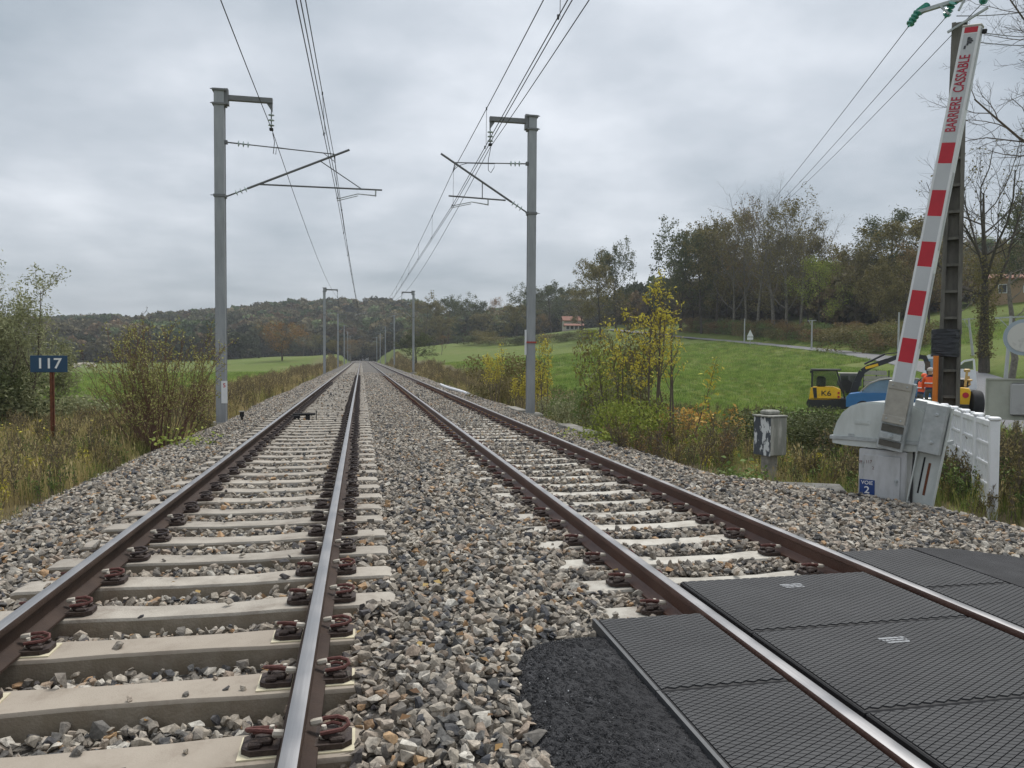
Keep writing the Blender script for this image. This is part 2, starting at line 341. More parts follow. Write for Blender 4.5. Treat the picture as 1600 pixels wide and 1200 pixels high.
# ---- country road
m_road = M('road_asphalt', (.17, .17, .175), .85, .2, 1.2, .25, 90, col2=(.12, .12, .12), f2=(.4, .7))
mb = MB(); tn = np.gradient(ROAD[:, :2], axis=0); tn /= np.linalg.norm(tn, axis=1)[:, None]; pr = np.stack([tn[:, 1], -tn[:, 0]], 1)
st = 7
vs = []
for i in range(st, len(ROAD)):
    for o_, dz in ((-2.0, 0), (-1.0, .02), (0, .03), (1.0, .02), (2.0, 0)): vs.append((ROAD[i, 0] + pr[i, 0] * o_, ROAD[i, 1] + pr[i, 1] * o_, ROAD[i, 2] + .01 + dz))
n = len(ROAD) - st
mb.add(vs, [(i * 5 + j, i * 5 + j + 1, i * 5 + 6 + j, i * 5 + 5 + j) for i in range(n - 1) for j in range(4)])
tag(mb.build('road', m_road, smooth=True), kind='structure')
# asphalt apron right of the rails, black and fresh
m_asph = M('fresh_asphalt', (.016, .016, .018), .75, .3, 3.5, .6, 160, spec=.4, col2=(.042, .042, .045), f2=(.42, .7), detail=9)
ap = [onz(1412, 855, -.10), onz(1500, 858, -.14), onz(1600, 872, -.17), (6.6, 5.6, -.22), (9.6, 7.2, -.27), (12.2, 4.6, -.34), (9, 1.6, -.24), (4.10, -.5, -.12)]
ap[0][0] = 4.10
mb = MB(); mb.add([(p[0], p[1], p[2]) for p in ap] + [(p[0] + (.06 if i < 7 else 0), p[1] + .05 * (i < 4), p[2] - .25) for i, p in enumerate(ap)], [tuple(range(8))] + [(i, (i + 1) % 8, 8 + (i + 1) % 8, 8 + i) for i in range(8)])
tag(mb.build('asphalt_apron', m_asph), kind='structure')
APRON = [(p[0], p[1]) for p in ap]
def inpoly(x, y, poly):
    x = np.asarray(x); y = np.asarray(y); c = np.zeros(x.shape, bool); k = len(poly)
    for i in range(k):
        x0, y0 = poly[i]; x1, y1 = poly[(i + 1) % k]
        if y0 == y1: continue
        c ^= ((y0 > y) != (y1 > y)) & (x < (x1 - x0) * (y - y0) / (y1 - y0) + x0)
    return c

# ---- ballast bed
m_bed = M('ballast_bed', (.055, .048, .04), .95, .4, 30, .9, 26, col2=(.24, .222, .192), f2=(.48, .62))
xs = np.concatenate([np.linspace(-4.5, 6.2, 60), np.linspace(6.25, 8.4, 10)]); ys = np.concatenate([np.linspace(-6, 20, 80), np.geomspace(21, 430, 70)])
X, Y = np.meshgrid(xs, ys, indexing='ij'); Z = bedz(X, Y) - .02 - .02 * sm(12, 3, Y) + (rng.random(X.shape) - .5) * .02
Z += sm(45, 75, Y) * .03
idx = np.arange(X.size).reshape(X.shape); fs = np.stack([idx[:-1, :-1], idx[1:, :-1], idx[1:, 1:], idx[:-1, 1:]], -1).reshape(-1, 4)
me = bpy.data.meshes.new('ballast'); me.from_pydata(np.stack([X, Y, Z], -1).reshape(-1, 3).tolist(), [], fs.tolist()); me.materials.append(m_bed)
ballast = bpy.data.objects.new('ballast', me); COL.objects.link(ballast); tag(ballast, kind='structure')

SL1 = [3.03 + .6 * i for i in range(-3, 297)]; SL2 = [4.5 + .6 * i for i in range(0, 300)]
SL1[0:3] = []
def stone_mesh(i, seed):
    r = random.Random(seed); bm = bmesh.new(); ax = (r.uniform(.85, 1.25), r.uniform(.65, .95), r.uniform(.38, .7))
    for k in range(11 + i % 4):
        v = Vector((r.gauss(0, 1), r.gauss(0, 1), r.gauss(0, 1))).normalized() * r.uniform(.8, 1.05); bm.verts.new((v.x * ax[0] * .5, v.y * ax[1] * .5, v.z * ax[2] * .5))
    bmesh.ops.convex_hull(bm, input=bm.verts)
    for v in [v for v in bm.verts if not v.link_faces]: bm.verts.remove(v)
    me = bpy.data.meshes.new('ballast_stone'); bm.to_mesh(me); bm.free(); me.materials.append(MATS['stone']); return me
ramp_mat('stone', [(0, (.06, .062, .07)), (.14, (.105, .102, .095)), (.34, (.215, .19, .158)), (.54, (.33, .29, .234)), (.70, (.44, .395, .325)), (.79, (.27, .21, .16)), (.87, (.48, .45, .39)), (.94, (.36, .33, .28)), (.97, (.33, .20, .105)), (1, (.40, .27, .15))], rough=.8, noise=.5, nscale=3.2, spec=.35, bump=.55, bscale=5)
def rust_near_rails():
    m = MATS['stone']; t = m.node_tree; N = t.nodes; K = t.links.new; b = N['Principled BSDF']; src = b.inputs['Base Color'].links[0].from_socket; oi = N.new('ShaderNodeObjectInfo'); sx = N.new('ShaderNodeSeparateXYZ'); K(oi.outputs['Location'], sx.inputs[0])
    tot = None
    for xr in (T1 - .75, T1 + .75, T2 - .75, T2 + .75):
        a = N.new('ShaderNodeMath'); a.operation = 'SUBTRACT'; K(sx.outputs[0], a.inputs[0]); a.inputs[1].default_value = xr; q = N.new('ShaderNodeMath'); q.operation = 'MULTIPLY'; K(a.outputs[0], q.inputs[0]); K(a.outputs[0], q.inputs[1])
        e = N.new('ShaderNodeMath'); e.operation = 'MULTIPLY'; K(q.outputs[0], e.inputs[0]); e.inputs[1].default_value = -9.0; p = N.new('ShaderNodeMath'); p.operation = 'POWER'; p.inputs[0].default_value = 2.718; K(e.outputs[0], p.inputs[1])
        if tot is None: tot = p.outputs[0]
        else: ad = N.new('ShaderNodeMath'); ad.operation = 'ADD'; K(tot, ad.inputs[0]); K(p.outputs[0], ad.inputs[1]); tot = ad.outputs[0]
    f = N.new('ShaderNodeMath'); f.operation = 'MULTIPLY'; K(tot, f.inputs[0]); f.inputs[1].default_value = .30; mx = N.new('ShaderNodeMixRGB'); K(f.outputs[0], mx.inputs[0]); K(src, mx.inputs[1]); mx.inputs[2].default_value = (.15, .10, .068, 1); K(mx.outputs[0], b.inputs['Base Color'])
rust_near_rails()
STONES = [stone_mesh(i, 100 + i) for i in range(14)]
def stones(step, x0, x1, y0, y1, smin, smax):
    nx, ny = int((x1 - x0) / step), int((y1 - y0) / step); I, J = np.meshgrid(np.arange(nx), np.arange(ny), indexing='ij')
    x = (x0 + (I + rng.random(I.shape)) * step).ravel(); y = (y0 + (J + rng.random(I.shape)) * step).ravel(); s = smin + (smax - smin) * rng.random(len(x)) ** 1.6
    return x, y, s
parts_ = [stones(.043, -4.4, 8.2, 1.9, 14, .036, .094), stones(.058, -4.4, 6.2, 14, 30, .055, .095), stones(.095, -4.4, 6.2, 30, 75, .085, .13)]
# a looser second layer close by
parts_.append(stones(.095, -4.4, 8.2, 1.9, 14, .055, .11))
x = np.concatenate([p[0] for p in parts_]); y = np.concatenate([p[1] for p in parts_]); s = np.concatenate([p[2] for p in parts_]); top = np.concatenate([np.full(len(p[0]), k == 3) for k, p in enumerate(parts_)])
PANEL_X = (1.26, 4.3)
gx_ = ground(x, y)
keep = (bedz(x, y) > gx_ + .02)
for xr_ in (T1 - .75, T1 + .75, T2 - .75, T2 + .75): keep &= np.abs(x - xr_) > .085
def nearest(y, ys): ys = np.asarray(ys); i = np.clip(np.searchsorted(ys, y), 1, len(ys) - 1); return np.minimum(np.abs(y - ys[i - 1]), np.abs(y - ys[i]))
on1 = (x > T1 - 1.2) & (x < T1 + np.where(y < 4.7, .93, 1.2)) & (nearest(y, SL1) < .155); on2 = (np.abs(x - T2) < 1.2 - .10 * np.abs(np.sin(y * 9))) & (nearest(y, SL2) < .148 - .02 * np.sin(y * 5 + x * 7))
spill = rng.random(len(x))
keep &= ~(on1 & (spill > .012 + .10 * sm(9, 30, y) * (np.abs(x - T1) < .55))) & ~(on2 & (spill > .012 + .22 * sm(9, 24, y)))
keep &= ~((x > 1.97) & (x < 3.36) & (y < 4.58)) & ~((x > 1.21) & (x < 1.9) & (y < 3.99)) & ~((x > 3.42) & (x < 4.13) & (y < 5.09)) & ~inpoly(x, y, APRON)
MOUND = [tuple(onz(px, py, -.16)[:2]) for px, py in [(932, 972), (885, 976), (845, 988), (812, 1010), (792, 1040), (800, 1080), (812, 1130), (828, 1170), (850, 1215), (860, 1300)]]
MOUND = [(1.25, 3.9)] + MOUND[1:] + [(1.25, MOUND[-1][1])]
keep &= ~inpoly(x, y, [(a + .045, b) for a, b in MOUND])
x, y, s, top, on = x[keep], y[keep], s[keep], top[keep], (on1 | on2)[keep]
z = bedz(x, y) + (rng.random(len(x)) - .5) * .03 - .012 + top * .018
z = np.where(on & ~((y < 4.7) & (x > T1 + .93) & (x < 1)), np.where(np.abs(x - T1) < 1.25, -.185, Z2 - .185) + s * .22, z)
rot = np.stack([rng.normal(0, .5, len(x)), rng.normal(0, .5, len(x)), rng.random(len(x)) * 6.28], 1); ids = rng.integers(0, len(STONES), len(x))
# the largest in view are pieces of their own
D_ = np.hypot(x, y); ang = np.degrees(np.arctan2(x, y)); vis = (ang > -24) & (ang < 44) & (y > 2.5)
order = np.argsort(np.where(vis, -s / D_, 0))[:300]
for i in order: put('ballast_stone', STONES[ids[i]], ballast, (x[i], y[i], z[i]), tuple(rot[i]), float(s[i]))
rest = np.ones(len(x), bool); rest[order] = False
scatter('loose_ballast', np.stack([x, y, z], 1)[rest], rot[rest], s[rest], ids[rest], STONES, ballast)

# ---- tracks
m_run = rough_var(M('rail_running_steel', (.30, .297, .30), .3, .12, 3, 0, 60, metal=.85, stretch=(30, .6, 1)), .32, .52, 3)
m_rail1 = M('rail_dark_brown', (.034, .020, .014), .7, .35, 4, .2, 90, spec=.25, col2=(.066, .042, .03), f2=(.35, .75))
m_rail2 = M('rail_red_brown', (.062, .026, .016), .5, .35, 4, .2, 90, spec=.55, col2=(.11, .052, .034), f2=(.35, .75))
PROF = [(.018, 0), (.0305, -.003), (.036, -.012), (.036, -.037), (.0095, -.051), (.0085, -.128), (.02, -.141), (.074, -.160), (.075, -.172)]
def rail(name, x, z, mat, parent, y0=-4, y1=425):
    p = PROF + [(-a, b) for a, b in reversed(PROF)]; ys = [y0, 0, 2, 4, 6, 9, 13, 20, 30, 50, 80, 130, 200, 300, y1]; n = len(p); mb = MB()
    vs = [(a, yy, b) for yy in ys for a, b in p]
    for j in range(len(ys) - 1):
        for i in range(n):
            i2 = (i + 1) % n; mb.mi = 1 if min(p[i][1], p[i2][1]) > -.004 else 0
            mb.f.append([j * n + i, j * n + i2, (j + 1) * n + i2, (j + 1) * n + i]); mb.m.append(mb.mi)
    mb.v = vs; mb.mi = 0; mb.f.append(list(range(n))); mb.m.append(0)
    o = mb.build(name, [mat, m_run], parent, smooth=True); o.location = (x, 0, z); return o
m_sl_new = M('concrete_new_beige', (.36, .31, .25), .8, .1, 3, .12, 120, col2=(.31, .265, .21), f2=(.35, .7))
m_sl_old = M('concrete_grey', (.385, .35, .295), .85, .2, 4, .25, 80, col2=(.27, .24, .20), f2=(.42, .72))
m_sl_cream = M('concrete_cream', (.50, .475, .415), .85, .15, 4, .25, 80, col2=(.33, .30, .25), f2=(.45, .78))
m_sl_side = M('concrete_side_brown', (.165, .135, .095), .85, .2, 5, .25, 80, col2=(.24, .205, .16), f2=(.42, .75))  # darker brown for the long sides and ends of every sleeper
def grime(m, rails=(-.75, .75), amt=.75, vary=.2):
    """rust and brake dust spread from the rail seats, and a tone of its own for every piece"""
    t = m.node_tree; N = t.nodes; K = t.links.new; b = N['Principled BSDF']; src = b.inputs['Base Color'].links[0].from_socket
    tc = N.new('ShaderNodeTexCoord'); sx = N.new('ShaderNodeSeparateXYZ'); K(tc.outputs['Object'], sx.inputs[0]); oi = N.new('ShaderNodeObjectInfo')
    def mt(op, a, b2=0.0, c=0.0):
        n = N.new('ShaderNodeMath'); n.operation = op
        for i, v in enumerate((a, b2, c)):
            if hasattr(v, 'is_linked'): K(v, n.inputs[i])
            else: n.inputs[i].default_value = v
        return n.outputs[0]
    d = mt('ABSOLUTE', mt('SUBTRACT', mt('ABSOLUTE', sx.outputs[0]), .75)); g = mt('POWER', 2.718, mt('MULTIPLY', mt('MULTIPLY', d, d), -22.0))
    vm = N.new('ShaderNodeVectorMath'); vm.operation = 'ADD'; cmb = N.new('ShaderNodeCombineXYZ'); K(mt('MULTIPLY', oi.outputs['Random'], 37.0), cmb.inputs[0]); K(tc.outputs['Object'], vm.inputs[0]); K(cmb.outputs[0], vm.inputs[1])
    n = N.new('ShaderNodeTexNoise'); n.inputs['Scale'].default_value = 5; n.inputs['Detail'].default_value = 8; n.inputs['Roughness'].default_value = .7; K(vm.outputs[0], n.inputs['Vector'])
    nm = N.new('ShaderNodeMapRange'); nm.inputs[1].default_value = .38; nm.inputs[2].default_value = .62; K(n.outputs[0], nm.inputs[0])
    f = mt('MINIMUM', mt('ADD', mt('MULTIPLY', mt('MULTIPLY', g, nm.outputs[0]), amt), mt('MULTIPLY', mt('POWER', nm.outputs[0], 3.0), .22)), 1.0)
    mx = N.new('ShaderNodeMixRGB'); K(f, mx.inputs[0]); K(src, mx.inputs[1]); mx.inputs[2].default_value = (.115, .075, .048, 1)
    sc_ = N.new('ShaderNodeVectorMath'); sc_.operation = 'SCALE'; K(mx.outputs[0], sc_.inputs[0]); K(mt('ADD', mt('MULTIPLY', oi.outputs['Random'], vary), 1 - vary / 2), sc_.inputs['Scale']); K(sc_.outputs[0], b.inputs['Base Color'])
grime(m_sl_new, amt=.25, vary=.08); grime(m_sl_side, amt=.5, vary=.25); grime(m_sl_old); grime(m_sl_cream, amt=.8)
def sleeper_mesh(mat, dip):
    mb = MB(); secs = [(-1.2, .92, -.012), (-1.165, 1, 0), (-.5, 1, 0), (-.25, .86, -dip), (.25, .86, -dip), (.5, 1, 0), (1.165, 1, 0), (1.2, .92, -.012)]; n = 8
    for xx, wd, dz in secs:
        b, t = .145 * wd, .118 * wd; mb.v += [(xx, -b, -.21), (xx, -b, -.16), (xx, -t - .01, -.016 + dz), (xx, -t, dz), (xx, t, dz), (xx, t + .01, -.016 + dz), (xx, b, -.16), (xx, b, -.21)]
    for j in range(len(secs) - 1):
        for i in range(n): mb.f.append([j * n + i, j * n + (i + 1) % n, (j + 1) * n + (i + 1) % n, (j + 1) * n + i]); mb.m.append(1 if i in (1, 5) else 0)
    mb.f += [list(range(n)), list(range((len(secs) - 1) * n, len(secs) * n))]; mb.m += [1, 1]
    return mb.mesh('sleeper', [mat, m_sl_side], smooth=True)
m_plate = M('fastening_plate_brown', (.034, .02, .016), .7, .35, 20, .3, 80, col2=(.075, .052, .038), f2=(.45, .75))
m_clip = M('clip_red_brown', (.12, .048, .04), .75, .35, 30, spec=.3, bump=.3)
m_clip_d = M('clip_dark', (.05, .034, .03), .5, .25, 20, spec=.5)
m_ins = M('insulator_cream', (.55, .50, .42), .55, .1, 20, col2=(.40, .36, .30), f2=(.4, .7))
m_pad = M('pad_yellow', (.60, .54, .38), .6, .1, 10)
m_orust = M('insulator_ochre', (.36, .20, .07), .6, .3, 20)
def fast_parts():
    base = MB(); base.prism([(.066, -.075), (.066, .075), (.17, .075), (.205, .045), (.205, -.045), (.17, -.075)], 0, .022, lambda u, v, w_: (u, v, w_))
    base.box((.125, 0, .034), (.07, .085, .03), bev=.01); base.box((.155, .045, .032), (.05, .035, .022), bev=.006); base.box((.15, -.05, .03), (.06, .03, .02), bev=.006)
    cl = MB(); cl.tube([(.06, .034, .062), (.10, .036, .075), (.15, .03, .08), (.185, .012, .074), (.192, -.012, .066), (.17, -.034, .058), (.12, -.04, .054), (.085, -.04, .05)], .0085, 6)
    cl.tube([(.085, .016, .055), (.13, .016, .066), (.165, .004, .06)], .007, 5)
    ins = MB(); ins.lathe([(.006, 0), (.013, .004), (.016, .014), (.016, .046), (.012, .05)], (.042, .034, .06), (1, 0, .12), 8)
    post = MB(); post.lathe([(.019, 0), (.019, .008), (.009, .010), (.009, .034), (.012, .036), (.010, .048)], (.098, -.018, .024), (0, 0, 1), 8)
    return base, cl, ins, post
_b, _c, _i, _p = fast_parts()
me_base = _b.mesh('baseplate', m_plate); me_clip1 = _c.mesh('clip', m_clip_d, True); me_clip2 = _c.mesh('clip', m_clip, True); me_ins = _i.mesh('insulator', m_ins, True); me_post = _p.mesh('shoulder_post', m_ins, True)
me_pad = MB().box((.112, 0, .003), (.21, .18, .006)).mesh('rail_pad', m_pad)
def joined(clipm, tipm):
    mb = MB(); b, c, i, p = fast_parts()
    for k, s_ in ((0, b), (1, c), (2, i)): mb.mi = k; mb.add(s_.v, s_.f)
    return mb.mesh('fastening', [m_plate, clipm, tipm])
me_f1, me_f2 = joined(m_clip_d, m_plate), joined(m_clip, m_orust)
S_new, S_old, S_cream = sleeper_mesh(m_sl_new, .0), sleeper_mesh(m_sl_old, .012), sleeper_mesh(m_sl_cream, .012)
def track(name, xc, z0, sl, rmat, label, left):
    t = empty(name, (0, 0, 0), label=label, cat='railway track')
    for sgn in (-1, 1): rail('rail', xc + sgn * .75, z0, rmat, t)
    for k, yy in enumerate(sl):
        s_ = put('sleeper', (S_new if k < 3 else S_old) if left else S_cream, t, (xc + random.uniform(-.015, .015), yy + random.uniform(-.012, .012), z0 - .183), (0, 0, random.uniform(-.008, .008)))
        if k < 3 and left: s_['label'] = 'clean beige new concrete sleeper'
        if k > 95: continue
        for rx in (-.75, .75):
            for fl in (0, math.pi):
                far = math.cos(fl)
                if k < 18:
                    if left and k < 3: put('rail_pad', me_pad, s_, (rx, 0, 0), (0, 0, fl))
                    put('baseplate', me_base, s_, (rx, 0, .006), (0, 0, fl)); put('clip', me_clip2 if (not left or k < 5) else me_clip1, s_, (rx, 0, .006), (0, 0, fl))
                    if k < 8 or not left: put('insulator', me_ins, s_, (rx, 0, .006), (0, 0, fl)); put('shoulder_post', me_post, s_, (rx, 0, .006), (0, 0, fl))
                elif k < 70 or (rx < 0) == (not left): put('fastening', me_f1 if left else me_f2, s_, (rx, 0, .006), (0, 0, fl))
    return t
track('railway_track', T1, 0, SL1, m_rail1, 'railway track on grey sleepers with dark rails and three clean beige sleepers', True)
track('railway_track', T2, Z2, SL2, m_rail2, 'railway track with red-brown rails running into black rubber crossing panels', False)
# ================================================================ level crossing
# ---- rubber panels with a raised diamond tread
m_rub = M('black_rubber', (.020, .021, .023), .55, .3, 2.2, .15, 200, spec=.38, col2=(.038, .039, .041), f2=(.35, .7))
m_rub_d = M('rubber_groove', (.014, .014, .015), .7, .2, 10)
m_mark = M('pale_scuffed_print', (.28, .29, .30), .7, .3, 60, col2=(.05, .052, .055), f2=(.5, .62))
def panel_meshes(wd, ln):
    b = MB(); b.box((0, 0, -.058), (wd, ln, .11), bev=.006); base = b.mesh('panel_body', m_rub_d)
    t = MB(); px, py = .062, .031; g = .0022; hx, hy = px / 2 - g * 1.25, py / 2 - g * .75; j = 0; y = -ln / 2 + .012 + hy; ey = ln / 2 - .012; ex = wd / 2 - .012
    while y < ey:
        x = -wd / 2 + .012 + (px / 2 if j % 2 else 0) 
        while x < ex + px / 2:
            q = [(x - hx, y), (x, y - hy), (x + hx, y), (x, y + hy)]
            q = [(min(max(a, -ex), ex), min(max(c, -ey), ey)) for a, c in q]
            if max(a for a, _ in q) - min(a for a, _ in q) > .012:
                t.add([(a, c, -.004) for a, c in q] + [(x_ + (a - x_) * .95, y + (c - y) * .95, .003) for (a, c) in q for x_ in [sum(k for k, _ in q) / 4]], [(4, 5, 6, 7), (0, 1, 5, 4), (1, 2, 6, 5), (2, 3, 7, 6), (3, 0, 4, 7)])
            x += px
        y += py / 2; j += 1
    return base, t.mesh('tread', m_rub)
def panels(kind, x0, x1, yfront, n, ztop, label, marks=(), lip=False):
    wd = x1 - x0; ln = .92; ba, tr = panel_meshes(wd, ln - .008)
    names = ('end', 'second', 'third')
    for k in range(n):
        o = empty('crossing_panel', ((x0 + x1) / 2, yfront - ln * (k + .5), ztop), label='%s %s, counted from the bare sleepers' % (names[k], label), cat='crossing panel', group='rubber crossing panels')
        put('panel_body', ba, o); tag(put('tread', tr, o), kind='stuff')
        if k in marks:
            mb = MB(); 
            for a in range(3): mb.box((.0 + a * .0, .26 - a * .027 - (.02 if k else 0), .0045), (.15 - .01 * a, .018, .001))
            mb.build('printed_mark', m_mark, o)
        if lip:
            mb = MB(); mb.box((-wd / 2 - .012, 0, -.02), (.018, ln - .006, .05)); mb.build('edge_strip', M('steel_edge', (.10, .103, .106), .5, .2, 10, metal=.6), o)
panels('g', 2.005, 3.325, 4.56, 4 - 1, Z2 - .012, 'wide black rubber crossing panel between the two rails', marks=(0, 1))
panels('l', 1.26, T2 - .80, 3.97, 2, Z2 - .012, 'narrow rubber crossing panel beside the asphalt mound', lip=True)
panels('r', T2 + .80, 4.09, 5.07, 3, Z2 - .012, 'narrow rubber crossing panel beside the asphalt apron')

# ---- mound of fresh asphalt
ys = np.linspace(MOUND[-1][1], 3.93, 90); my = np.array([p[1] for p in MOUND[1:-1]][::-1]); mxx = np.array([p[0] for p in MOUND[1:-1]][::-1])
o_ = np.argsort(my); xl = np.interp(ys, my[o_], mxx[o_]); mb = MB(); NU = 46
fall = sm(0, .22, 3.93 - ys)
for i, yy in enumerate(ys):
    for j in range(NU):
        u = j / (NU - 1); x_ = 1.245 + (xl[i] - .05 - 1.245) * u; edge = 1 - (u ** 3.2)
        z_ = -.235 + (.115 * edge * (.45 + .55 * fall[i])) + rng.normal(0, .0035 + .003 * u)
        mb.v.append((x_, yy, z_))
mb.f = [[i * NU + j, i * NU + j + 1, (i + 1) * NU + j + 1, (i + 1) * NU + j] for i in range(len(ys) - 1) for j in range(NU - 1)]; mb.m = [0] * len(mb.f)
tag(mb.build('asphalt_mound', m_asph), 'mound of fresh black asphalt between the loose stones and the rubber panel', 'asphalt mound')
mound = bpy.data.objects['asphalt_mound']
ramp_mat('asphalt_grit', [(0, (.008, .008, .009)), (.55, (.022, .022, .025)), (.93, (.045, .046, .05)), (.99, (.09, .09, .095)), (1, (.5, .5, .5))], rough=.6, spec=.5)
grit = []
for i in range(5):
    me = stone_mesh(i, 500 + i); me.name = 'grit'; me.materials.clear(); me.materials.append(MATS['asphalt_grit']); grit.append(me)
n = 15000; u = rng.random(n) ** .8; k = rng.integers(0, len(ys) - 1, n); yy = ys[k] + rng.random(n) * (ys[1] - ys[0]); xx = 1.245 + (xl[k] - .05 - 1.245) * u
zz_ = -.235 + .115 * (1 - u ** 3.2) * (.45 + .55 * fall[k])
scatter('asphalt_grit', np.stack([xx, yy, zz_ + .001], 1), rng.random((n, 3)) * 6.28, .004 + .008 * rng.random(n) * (.35 + u), rng.integers(0, 5, n), grit, mound)

# ---- barrier machine with its raised boom
m_galv = M('galvanised_steel', (.46, .485, .485), .5, .18, 9, .08, 40, metal=.25, col2=(.30, .325, .325), f2=(.38, .72), detail=8)
m_cab = M('cabinet_grey_paint', (.50, .505, .51), .6, .1, 7, .1, 50, col2=(.33, .33, .315), f2=(.46, .74), stretch=(1, 1, .28), detail=8)
m_hous = M('housing_grey_green', (.55, .58, .56), .42, .08, 6, .04, 20, col2=(.40, .425, .40), f2=(.42, .78), stretch=(1, 1, .35), detail=8)
m_conc = M('weathered_concrete', (.30, .285, .25), .9, .25, 6, .4, 40, col2=(.16, .15, .13), f2=(.45, .7))
m_alu = M('dull_aluminium', (.42, .40, .35), .55, .15, 8, .05, 60, metal=.3, col2=(.30, .285, .25), f2=(.4, .75))
m_white = M('white_paint', (.74, .75, .76), .45, .06, 4)
m_red = M('signal_red', (.50, .018, .035), .5, .1, 6)
m_redtxt = M('lettering_red', (.42, .02, .05), .5, .1, 6)
m_blue = M('enamel_blue', (.02, .055, .20), .4, .12, 8)
m_wtxt = M('lettering_white', (.8, .8, .8), .5, .03, 8)
m_rust = M('rust', (.14, .045, .018), .85, .35, 14, .2, 80)
m_dark = M('dark_gap', (.012, .012, .013), .8, .2, 10)
m_greyface = M('boom_grey_face', (.52, .535, .55), .5, .06, 4)
BA = R(55)                                                       # the machine's front looks back along this heading
bp0 = onz(1380, 797, -.56); S = float(np.dot(bp0 - EYE, -CAM3[:, 2])) / F   # metres per photo pixel there
bar = empty('level_crossing_barrier', tuple(bp0), -BA, label='grey level crossing barrier machine with raised red and white boom', cat='crossing barrier')
px_ = lambda x: x * S * 1.04
V = lambda x, z, d=0.0: (px_(x), d, z * S)                       # x right, z up in photo pixels, d metres backwards
# cabinet
mb = MB(); mb.box((px_(-3), .22, 47 * S), (px_(68), .44, 94 * S), bev=.012); cab = mb.build('cabinet', m_cab, bar, True)
mb = MB(); mb.box((px_(-3), -.012, 46 * S), (px_(52), .02, 78 * S), bev=.005); door = mb.build('cabinet_door', m_cab, cab, True)
mb = MB(); mb.box((px_(-23), -.026, 34 * S), (px_(22), .006, 23 * S)); pl = mb.build('number_plate', m_blue, bar); pl['label'] = 'blue plate reading VOIE 2'
FR = Matrix.Rotation(math.pi / 2, 4, 'X')
for zh in (20, 70): mb = MB(); mb.lathe([(.012, -.04), (.012, .04)], (px_(-29.5), -.018, zh * S), (0, 0, 1), 8); mb.build('hinge', m_galv, cab)
mb = MB(); mb.lathe([(.022, 0), (.022, .012), (.01, .014), (.01, .03)], (px_(18), -.022, 48 * S), (0, -1, 0), 10); mb.box((px_(18), -.045, 45 * S), (.014, .012, .07)); mb.build('lock', m_galv, cab)
for xx0 in (-30, 24): mb = MB(); mb.lathe([(.02, 0), (.02, .016), (.011, .018), (.011, .04)], (px_(xx0), -.05, .02), (0, 0, 1), 6); mb.build('anchor_bolt', M('rust', (.14, .045, .018), .85, .35, 14, .2, 80), bar)
mb = MB(); mb.tube([(px_(36), .12, 96 * S), (px_(40), .02, 88 * S), (px_(40), -.02, 60 * S), (px_(39), -.02, 20 * S), (px_(43), -.04, -.02)], .013, 7); mb.build('cable', M('black_cable', (.015, .015, .016), .5, .2, 10), bar, True)
text('lettering', 'VOIE', 8.2 * S, m_wtxt, pl, Matrix.Translation((px_(-23), -.0305, 40.5 * S)) @ FR)
text('lettering', '2', 15 * S, m_wtxt, pl, Matrix.Translation((px_(-23), -.0305, 29 * S)) @ FR, xs=1.15)
m_pen = M('pen_brown', (.16, .07, .06), .8, .2, 30)
text('pen_mark', 'PN 117', 7.5 * S, m_pen, cab, Matrix.Translation((px_(-26), -.0235, 73 * S)) @ Matrix.Rotation(-.12, 4, 'Y') @ FR, ext=.0004, xs=.85)
text('pen_mark', '2', 6.5 * S, m_pen, cab, Matrix.Translation((px_(-15), -.0235, 64.5 * S)) @ FR, ext=.0004)
mb = MB(); mb.box((px_(10), .25, -.03), (px_(118), .75, .1), bev=.02); mb.build('footing', m_conc, bar)
# mechanism housing: long body with a rounded lid, tray below
prof = [(-80, 108), (-79, 118), (-74, 134), (-66, 149), (-54, 160), (-40, 166), (-22, 168.5), (10, 168), (34, 166), (48, 160), (60, 150), (70, 132), (73, 108)]
lift = lambda p: [(px_(a + 2), b * S) for a, b in p]
mb = MB(); mb.prism(lift(prof), .02, .46)
lid = mb.build('housing_lid', m_hous, bar, True)
mb = MB(); e_ = [(a * .965, 110 + (b - 110) * .95) for a, b in prof]; mb.prism(lift(e_), .003, .03); mb.build('lid_face', m_hous, lid, True)
mb = MB(); mb.prism(lift([(-46, 132), (-24, 132), (-24, 139), (-46, 139)]), -.004, .01); mb.prism(lift([(-43.5, 133.5), (-26.5, 133.5), (-26.5, 137.5), (-43.5, 137.5)]), -.008, .01); mb.build('maker_plate', m_hous, lid)
mb = MB(); mb.prism(lift([(-55, 112), (-47, 112), (-47, 116), (-55, 116)]), -.01, .01); mb.build('catch', m_galv, lid)
mb = MB(); mb.prism(lift([(-83, 111.5), (-83, 106), (76, 106), (76, 111.5)]), -.02, .49); mb.build('lid_rim', m_galv, lid, True)
mb = MB(); mb.prism(lift([(-80, 105.5), (-79, 99), (-60, 97), (30, 94.5), (60, 97), (73, 105.5)]), .0, .47); mb.build('tray', m_hous, bar, True)
mb = MB(); mb.prism(lift([(-32, 94.2), (28, 94.2), (22, 96.5), (-28, 96.8)]), .03, .42); mb.build('collar', m_dark, bar)
